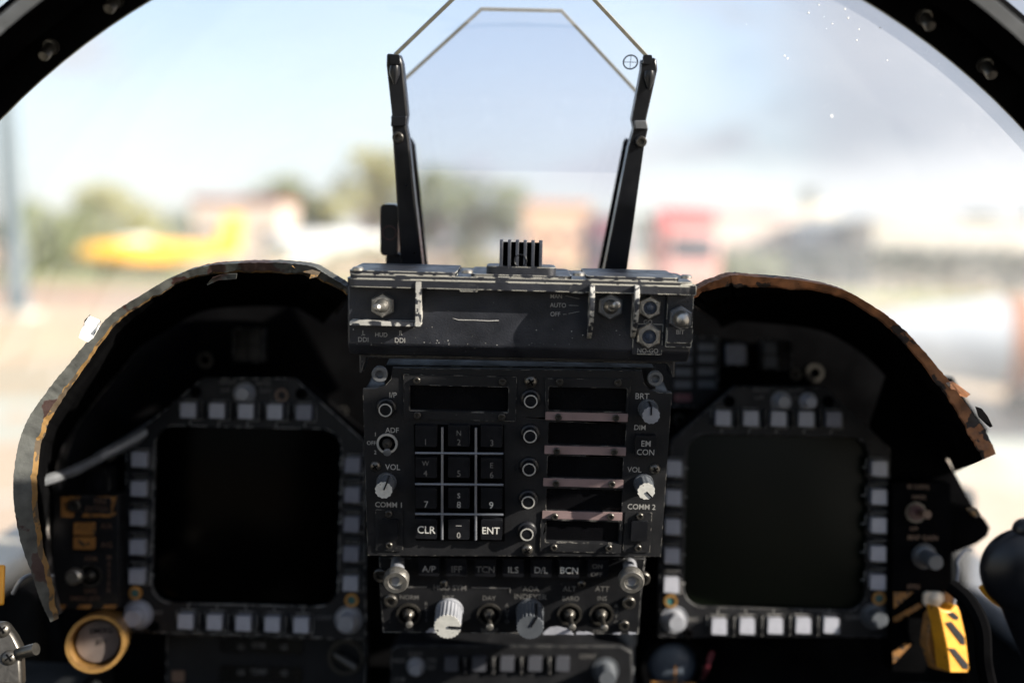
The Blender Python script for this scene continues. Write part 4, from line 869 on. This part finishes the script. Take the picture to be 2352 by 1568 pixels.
def gnd(px, py):
    d = ray(px, py); t = -CAM.z/d.z; return CAM+d*t
def far(px, y, z=0):                      # point on the ground plane straight ahead at distance y, seen at column px near the horizon
    return Vector((((px-1176)/FPX)*y, y, z))
def hz(py, y): return CAMZ-(py-584)/FPX*y  # height that shows at row py at distance y
# tall post at the left
b = MB(); p = far(38, 40); top = 13; 
b.tube([(0, 0, 0), (-.55, 0, top)], [.42, .30], 20); root = empty('lamp_post', p); o = obj('shaft', b, mat('galvanised_steel', (.085, .11, .125), .5, .2, .2, 2), root); tag(root, 'thick grey steel post standing on the bare ground at the far left', 'post')
b = MB(); b.box(0, 0, .12, 1.3, 1.3, .24); obj('base', b, mat('concrete_base', (.4, .38, .34), .8, 0, .2, 4), root, .03)
b = MB(); b.box(-.55, 0, top+.1, 2.4, .4, .3); obj('lamp_head', b, K['knob'], root, .05)
# trees
leafm = [mat('leaf_%s' % n_, c, .7, 0, .7, 2) for n_, c in (('olive', (.115, .13, .06)), ('dark', (.075, .09, .055)), ('yellowish', (.17, .165, .07)), ('hedge', (.040, .052, .042)))]
barkm = mat('bark', (.13, .10, .075), .9, 0, .5, 3)
def tree(px, y, h, w_, lm, label, seed, trunk=.35, palm=False):
    random.seed(seed); root = empty('palm_tree' if palm else 'tree', far(px, y)); tag(root, label, 'tree', 'trees along the far edge of the field'); b = MB(); lean = random.uniform(-.3, .3)
    if palm:
        b.tube([(0, 0, 0), (lean*.5, 0, h*.5), (lean, 0, h*.9)], [h*.025, h*.018, h*.016], 8); obj('trunk', b, barkm, root); c = MB()
        for i in range(26):
            a = random.uniform(0, 6.28); e = random.uniform(-.5, 1.1); L_ = w_*.5*random.uniform(.8, 1.1); prev = None
            for s in range(7):
                t = s/6; r_ = L_*t*math.cos(e*(1-t*.3)); z = h*.9+L_*(math.sin(e)*t-.75*t*t); q = Vector((lean+r_*math.cos(a), r_*math.sin(a), z)); wv = Vector((-math.sin(a), math.cos(a), 0))*L_*.10*(1-.6*t)
                if prev: c.add([prev[0]-prev[1], prev[0]+Vector((0, 0, .03)), q+Vector((0, 0, .03)), q-wv-Vector((0, 0, .1*L_*t))], [(0, 1, 2, 3)]); c.add([prev[0]+prev[1], prev[0]+Vector((0, 0, .03)), q+Vector((0, 0, .03)), q+wv-Vector((0, 0, .1*L_*t))], [(0, 1, 2, 3)])
                prev = (q, wv)
        obj('crown', c, lm, root); return
    b.tube([(0, 0, 0), (lean*.3, 0, h*trunk*.6), (lean, 0, h*.7)], [h*.035, h*.025, h*.008], 8)
    cl = []
    for i in range(16):
        a = random.uniform(0, 6.28); rr = random.uniform(.15, .55)*w_; z = h*random.uniform(trunk+.08, .86); sx = 1-.4*max(0, (z/h-.6)/.3); cl.append((Vector((math.cos(a)*rr*sx+lean, math.sin(a)*rr*sx, z)), random.uniform(.14, .23)*w_))
        b.tube([(lean*.5, 0, h*trunk*.8), (cl[-1][0].x*.6, cl[-1][0].y*.6, (z+h*trunk)*.5), tuple(cl[-1][0])], [h*.014, h*.01, h*.004], 6)
    obj('trunk', b, barkm, root); c = MB()
    for ce, r_ in cl:
        for _ in range(130):
            d = Vector((random.gauss(0, 1), random.gauss(0, 1), random.gauss(0, .8))).normalized()*r_*random.uniform(.35, 1.1); q = ce+d; s = w_*random.uniform(.018, .042)
            u = Vector((random.gauss(0, 1), random.gauss(0, 1), random.gauss(0, 1))).normalized(); v2 = u.orthogonal().normalized(); c.add([q-u*s, q-v2*s*.7, q+u*s, q+v2*s*.7], [(0, 1, 2, 3)])
    obj('crown', c, lm, root)
def T(px0, px1, pytop, y, lm, label, seed, **kw): h = hz(pytop, y); tree((px0+px1)/2, y, h, (px1-px0)/FPX*y, leafm[lm], label, seed, **kw)
T(30, 240, 458, 105, 0, 'broad olive green tree just right of the thick grey post', 1, trunk=.15)
T(150, 360, 452, 110, 2, 'yellow green tree, second from the thick grey post', 2, trunk=.15)
T(290, 420, 500, 120, 1, 'dark low tree at the right end of the clump beside the thick grey post', 12, trunk=.12)
T(545, 720, 412, 150, 0, 'rounded green tree above the white fuselage', 3)
T(640, 790, 440, 160, 1, 'darker small tree right of the rounded green tree', 4)
T(740, 950, 335, 150, 2, 'tallest yellow green tree, left of the head up display arm', 5)
T(920, 1080, 368, 150, 0, 'tree with uneven crown seen through the left of the display glass', 6)
T(1030, 1150, 365, 158, 1, 'slim dark tree seen through the middle of the display glass', 7)
T(1100, 1240, 408, 150, 0, 'low green tree seen through the glass right of the slim dark tree', 8)
T(1570, 1680, 470, 170, 0, 'low tree rising behind the red vehicle', 9)
T(1700, 1780, 455, 170, 1, 'small tree between the red vehicle and the grey hangar', 10)
T(1815, 1875, 405, 165, 1, 'lone dark palm above the grey hangar', 11, palm=True)
T(2190, 2290, 440, 170, 1, 'dark spreading tree above the pale building at the right', 13)
T(2300, 2400, 425, 175, 1, 'dark tree at the right edge of the picture', 14)
for i, (x0, x1, pt, lb) in enumerate(((400, 520, 488, 'distant pale tree above the left end of the red roofed shed'), (500, 610, 478, 'distant tree behind the right half of the red roofed shed'), (860, 1000, 440, 'broad distant tree crossing behind the left arm of the head up display'),
    (1000, 1120, 425, 'broad distant tree low in the middle of the display glass'), (1200, 1330, 460, 'distant tree above the orange tan shed'), (1310, 1440, 468, 'distant tree above the dull maroon truck'), (1440, 1560, 472, 'distant tree just left of the bright red truck'),
    (1660, 1800, 478, 'distant wide tree left of the blue grey hangar'), (1900, 2060, 480, 'distant wide tree right above the blue grey hangar'), (2040, 2180, 484, 'distant wide tree above the left half of the pale warehouse'))):
    T(x0, x1, pt, 200, (1, 0, 0, 1, 1, 0, 1, 0, 1, 1)[i], lb, 40+i, trunk=.1)
# shrubs and hedge as plants
def hedge(x0, x1, y, h, label, seed, lm):
    random.seed(seed); a, b_ = far(x0, y), far(x1, y); root = empty('hedge', a); tag(root, label, 'hedge'); c = MB(); n_ = int((b_.x-a.x)*h*22); st = MB()
    for i in range(n_):
        q = Vector((random.uniform(0, b_.x-a.x), random.uniform(-.9, .9), h*random.random()**.7*(1+.18*math.sin(i*.01+seed)))); s = random.uniform(.2, .45); u = Vector((random.gauss(0, 1), random.gauss(0, 1), random.gauss(0, 1))).normalized(); v2 = u.orthogonal().normalized(); c.add([q-u*s, q-v2*s*.7, q+u*s, q+v2*s*.7], [(0, 1, 2, 3)])
    obj('foliage', c, leafm[lm], root)
    for i in range(int((b_.x-a.x)/1.5)): st.tube([(i*1.5+.4, 0, 0), (i*1.5+.5, 0, h*.8)], .05, 5)
    obj('stems', st, barkm, root)
hedge(1640, 2000, 118, 3.6, 'grey green hedge in front of the hangar', 1, 3)
hedge(2000, 2430, 112, 4.6, 'dark green hedge along the foot of the pale building', 2, 3)
hedge(60, 420, 100, 2.6, 'low scrub running behind the yellow aircraft', 3, 0)
hedge(1040, 1340, 120, 2.4, 'pale low shrubs seen through the display glass', 4, 2)
hedge(1630, 1790, 110, 3.2, 'rough bushes right of the red vehicle', 5, 0)
# aircraft
def fuselage(b, prof, m=0, n=24, z=0):  # prof: x, radius, centre height
    vs = []; fs = []
    for x, r, cz in prof:
        for i in range(n): a = 2*math.pi*i/n; vs.append((x, r*math.cos(a), cz+r*math.sin(a)))
    for j in range(len(prof)-1):
        for i in range(n): fs.append((j*n+i, j*n+(i+1) % n, (j+1)*n+(i+1) % n, (j+1)*n+i))
    fs.append(tuple(range(n-1, -1, -1))); fs.append(tuple((len(prof)-1)*n+i for i in range(n))); b.add(vs, fs, m)
def wheel(root, x, y, r=.35):
    b = MB(); b.lathe(0, 0, [(r*.5, -.1), (r, -.1), (r, .1), (r*.5, .1)], 20, M=Matrix.Rotation(R(90), 3, 'X')); o = obj('wheel', b, K['dark'], root, loc=(x, y, r)); c = MB(); c.lathe(0, 0, [(r*.45, -.11), (r*.45, .11)], 16, M=Matrix.Rotation(R(90), 3, 'X')); obj('rim', c, K['steel'], o)
def aircraft(px, y, L_, col, label, rz, tailh, rad, flip=1, extra=None):
    root = empty('aircraft', far(px, y), rz); tag(root, label, 'aircraft'); m = mat('aircraft_paint', col, .4, 0, .1, 1); s = flip
    b = MB(); fuselage(b, [(-s*L_*.5, rad*.15, rad*1.9), (-s*L_*.46, rad*.5, rad*1.9), (-s*L_*.36, rad*.85, rad*1.95), (-s*L_*.15, rad, rad*2), (s*L_*.12, rad*.9, rad*2.05), (s*L_*.4, rad*.5, rad*2.3), (s*L_*.5, rad*.25, rad*2.4)]); obj('fuselage', b, m, root)
    b = MB(); b.prism([(s*L_*.33, rad*2.4), (s*L_*.42, rad*2.4+tailh), (s*L_*.52, rad*2.4+tailh), (s*L_*.5, rad*2.3)], -.12, .12); b.v = [(x, z, y_) for x, y_, z in b.v]; obj('tail_fin', b, m, root)
    b = MB(); b.prism([(-s*L_*.12, -L_*.42), (-s*L_*.02, -L_*.42), (s*L_*.10, 0), (-s*L_*.02, L_*.42), (-s*L_*.12, L_*.42), (-s*L_*.2, 0)], rad*1.45, rad*1.65); obj('wing', b, m, root, .03)
    b = MB(); b.prism([(s*L_*.42, -L_*.16), (s*L_*.49, -L_*.16), (s*L_*.5, L_*.16), (s*L_*.43, L_*.16), (s*L_*.38, 0)], rad*2.4, rad*2.5); obj('tailplane', b, m, root)
    b = MB(); fuselage(b, [(-s*L_*.27, .05, rad*2.75), (-s*L_*.22, rad*.45, rad*2.75), (-s*L_*.08, rad*.5, rad*2.8), (s*L_*.03, .1, rad*2.7)]); obj('canopy', b, K['steel'] if not extra else extra, root)
    for q in ((-s*L_*.34, 0), (-s*L_*.02, -1.2), (-s*L_*.02, 1.2)):
        wheel(root, *q); b = MB(); b.tube([(q[0], q[1], .35), (q[0], q[1], rad*1.4)], .08, 8); obj('strut', b, K['steel'], root)
aircraft(362, 92, 14.6, (.80, .42, .03), 'yellow aircraft with upright tail fin parked beyond the left hood', R(8), 3.3, 1.15, 1, K['flake'])
aircraft(735, 95, 12.5, (.80, .79, .76), 'white aircraft parked right of the yellow one', R(-14), .9, 1.6, 1)
# near aircraft at the right
root = empty('aircraft', (8.6, 20, 0), R(-10)); tag(root, 'pale grey tapering aircraft body with an orange band, close by at the right', 'aircraft'); mp_ = mat('grey_aircraft_paint', (.50, .52, .54), .38, 0, .1, 1)
b = MB(); fuselage(b, [(-2.4, .02, 1.42), (-2.2, .18, 1.42), (-1.5, .42, 1.43), (-.4, .70, 1.46), (1.0, .88, 1.48), (3.2, 1.02, 1.5), (8, 1.0, 1.5), (11, .6, 1.7)], n=36); obj('fuselage', b, mp_, root)
b = MB(); fuselage(b, [(1.15, .902, 1.482), (1.6, .93, 1.488)], n=36); obj('orange_band', b, mat('orange_paint', (.38, .17, .09), .5), root)
b = MB(); b.prism([(2.5, -3.5), (4, -3.5), (6, 0), (4, 3.5), (2.5, 3.5), (2, 0)], 1.25, 1.38); obj('wing', b, mp_, root, .02)
b = MB(); b.tube([(1.6, 0, .2), (1.7, 0, 1)], .08, 8); b.tube([(5, -1, .2), (5, -.8, 1)], .09, 8); b.tube([(5, 1, .2), (5, .8, 1)], .09, 8); obj('landing_gear', b, K['steeld'], root)
wheel(root, 1.6, 0, .3); wheel(root, 5, -1, .35); wheel(root, 5, 1, .35)
# vehicles
def truck(px, y, w_, h_, L_, col, label, cabcol, rz=0):
    root = empty('truck', far(px, y), rz); tag(root, label, 'truck'); m = mat('truck_paint', col, .45, 0, .1, 1)
    b = MB(); b.box(0, 0, h_*.55+.3, w_, L_, h_*.82); obj('cargo_body', b, m, root, .06)
    b = MB(); b.box(0, -L_*.5-1.0, h_*.42+.3, w_*.96, 1.8, h_*.62); obj('cab', b, mat('cab_paint', cabcol, .4), root, .12)
    b = MB(); b.box(0, -L_*.5-1.92, h_*.52+.3, w_*.8, .06, h_*.25); obj('windscreen', b, K['lens'], root)
    b = MB(); b.box(0, -L_*.5-1.95, h_*.2+.3, w_*.9, .12, .3); obj('bumper', b, K['steel'], root, .03)
    for q in ((-w_*.45, -L_*.5-.9), (w_*.45, -L_*.5-.9), (-w_*.45, L_*.3), (w_*.45, L_*.3)):
        b = MB(); b.lathe(0, 0, [(.25, -.15), (.45, -.15), (.45, .15), (.25, .15)], 18, M=Matrix.Rotation(R(90), 3, 'Y')); obj('wheel', b, K['dark'], root, loc=(q[0], q[1], .45))
truck(1562, 75, 3.9, 6.6, 4.5, (.55, .06, .06), 'bright red box truck with a pale pink cab front beyond the display', (.62, .32, .28))
truck(1375, 85, 2.6, 6.2, 5, (.16, .05, .07), 'dull maroon box truck behind the right arm of the head up display', (.2, .08, .1), .1)
truck(1235, 105, 5.8, 2.9, 3, (.52, .33, .22), 'low orange tan truck seen through the display glass', (.6, .4, .25))
# buildings
def building(name, px0, px1, y, pyt, dep, col, roofcol, label, cat, nwin, gable=0, door=False):
    a, c_ = far(px0, y), far(px1, y); w_ = c_.x-a.x; h = hz(pyt, y); root = empty(name, ((a.x+c_.x)/2, y+dep/2, 0)); tag(root, label, cat); m = mat('wall_paint', col, .8, 0, .15, .5)
    hw = h-gable; b = MB(); b.box(0, 0, hw/2, w_, dep, hw); obj('wall', b, m, root)
    b = MB()
    if gable: b.prism([(-w_/2-.4, hw), (w_/2+.4, hw), (w_*.1, h)], -dep/2-.4, dep/2+.4); b.v = [(x, z, y_) for x, y_, z in b.v]
    else: b.box(0, 0, hw+.3, w_+.5, dep+.5, .6)
    obj('roof', b, mat('roof_sheet', roofcol, .7, 0, .2, .5), root)
    for i in range(nwin):
        x = (i+.5)/nwin*w_-w_/2; b = MB(); b.box(0, 0, 0, min(1.4, w_/nwin*.5), .12, 1.1); o = obj('window', b, K['lens'], root, loc=(x, -dep/2-.03, hw*.55)); c = MB(); c.box(0, -.04, -.62, min(1.7, w_/nwin*.6), .2, .12); obj('sill', c, m, o)
    b = MB(); dw = 1.2 if not door else w_*.5; b.box(w_*.22 if not door else 0, -dep/2-.04, 1.1 if not door else hw*.38, dw, .1, 2.2 if not door else hw*.76); obj('door', b, K['knob'], root)
building('hangar', 1835, 1995, 130, 474, 16, (.10, .135, .18), (.26, .29, .32), 'blue grey hangar with a sloping roof beyond the right hood', 'hangar', 0, 1.6, True)
building('warehouse', 1995, 2450, 120, 492, 14, (.50, .47, .41), (.52, .51, .48), 'long pale beige warehouse at the right with a flat roof', 'warehouse', 9)
building('house', 1790, 1930, 170, 452, 10, (.70, .66, .58), (.66, .62, .52), 'pale cream house with a sloped roof behind the grey hangar', 'house', 4, 2.0)
building('shed', 440, 640, 125, 482, 10, (.45, .39, .33), (.22, .05, .05), 'low shed with a dark red roof behind the yellow aircraft', 'shed', 3)
building('shed', 1200, 1345, 135, 474, 9, (.58, .38, .25), (.55, .28, .15), 'orange tan shed seen through the display glass', 'shed', 3)
building('shed', 1640, 1800, 140, 486, 9, (.55, .45, .38), (.40, .20, .20), 'small shed with a pinkish roof between the red truck and the hangar', 'shed', 3)
# fence posts
fr_ = empty('fence', far(1620, 62)); tag(fr_, 'pale chain fence on thin posts crossing the field behind the right hood', 'fence'); mf = mat('fence_galvanised', (.5, .5, .48), .5, .5)
Lf = far(2500, 62).x-far(1620, 62).x
for i in range(13): b = MB(); b.tube([(0, 0, 0), (0, 0, 2.3)], .05, 8); obj('post', b, mf, fr_, loc=(i*Lf/12, 0, 0))
for z in (.3, 1.2, 2.2): b = MB(); b.tube([(0, 0, z), (Lf, 0, z)], .02, 6); obj('rail', b, mf, fr_)
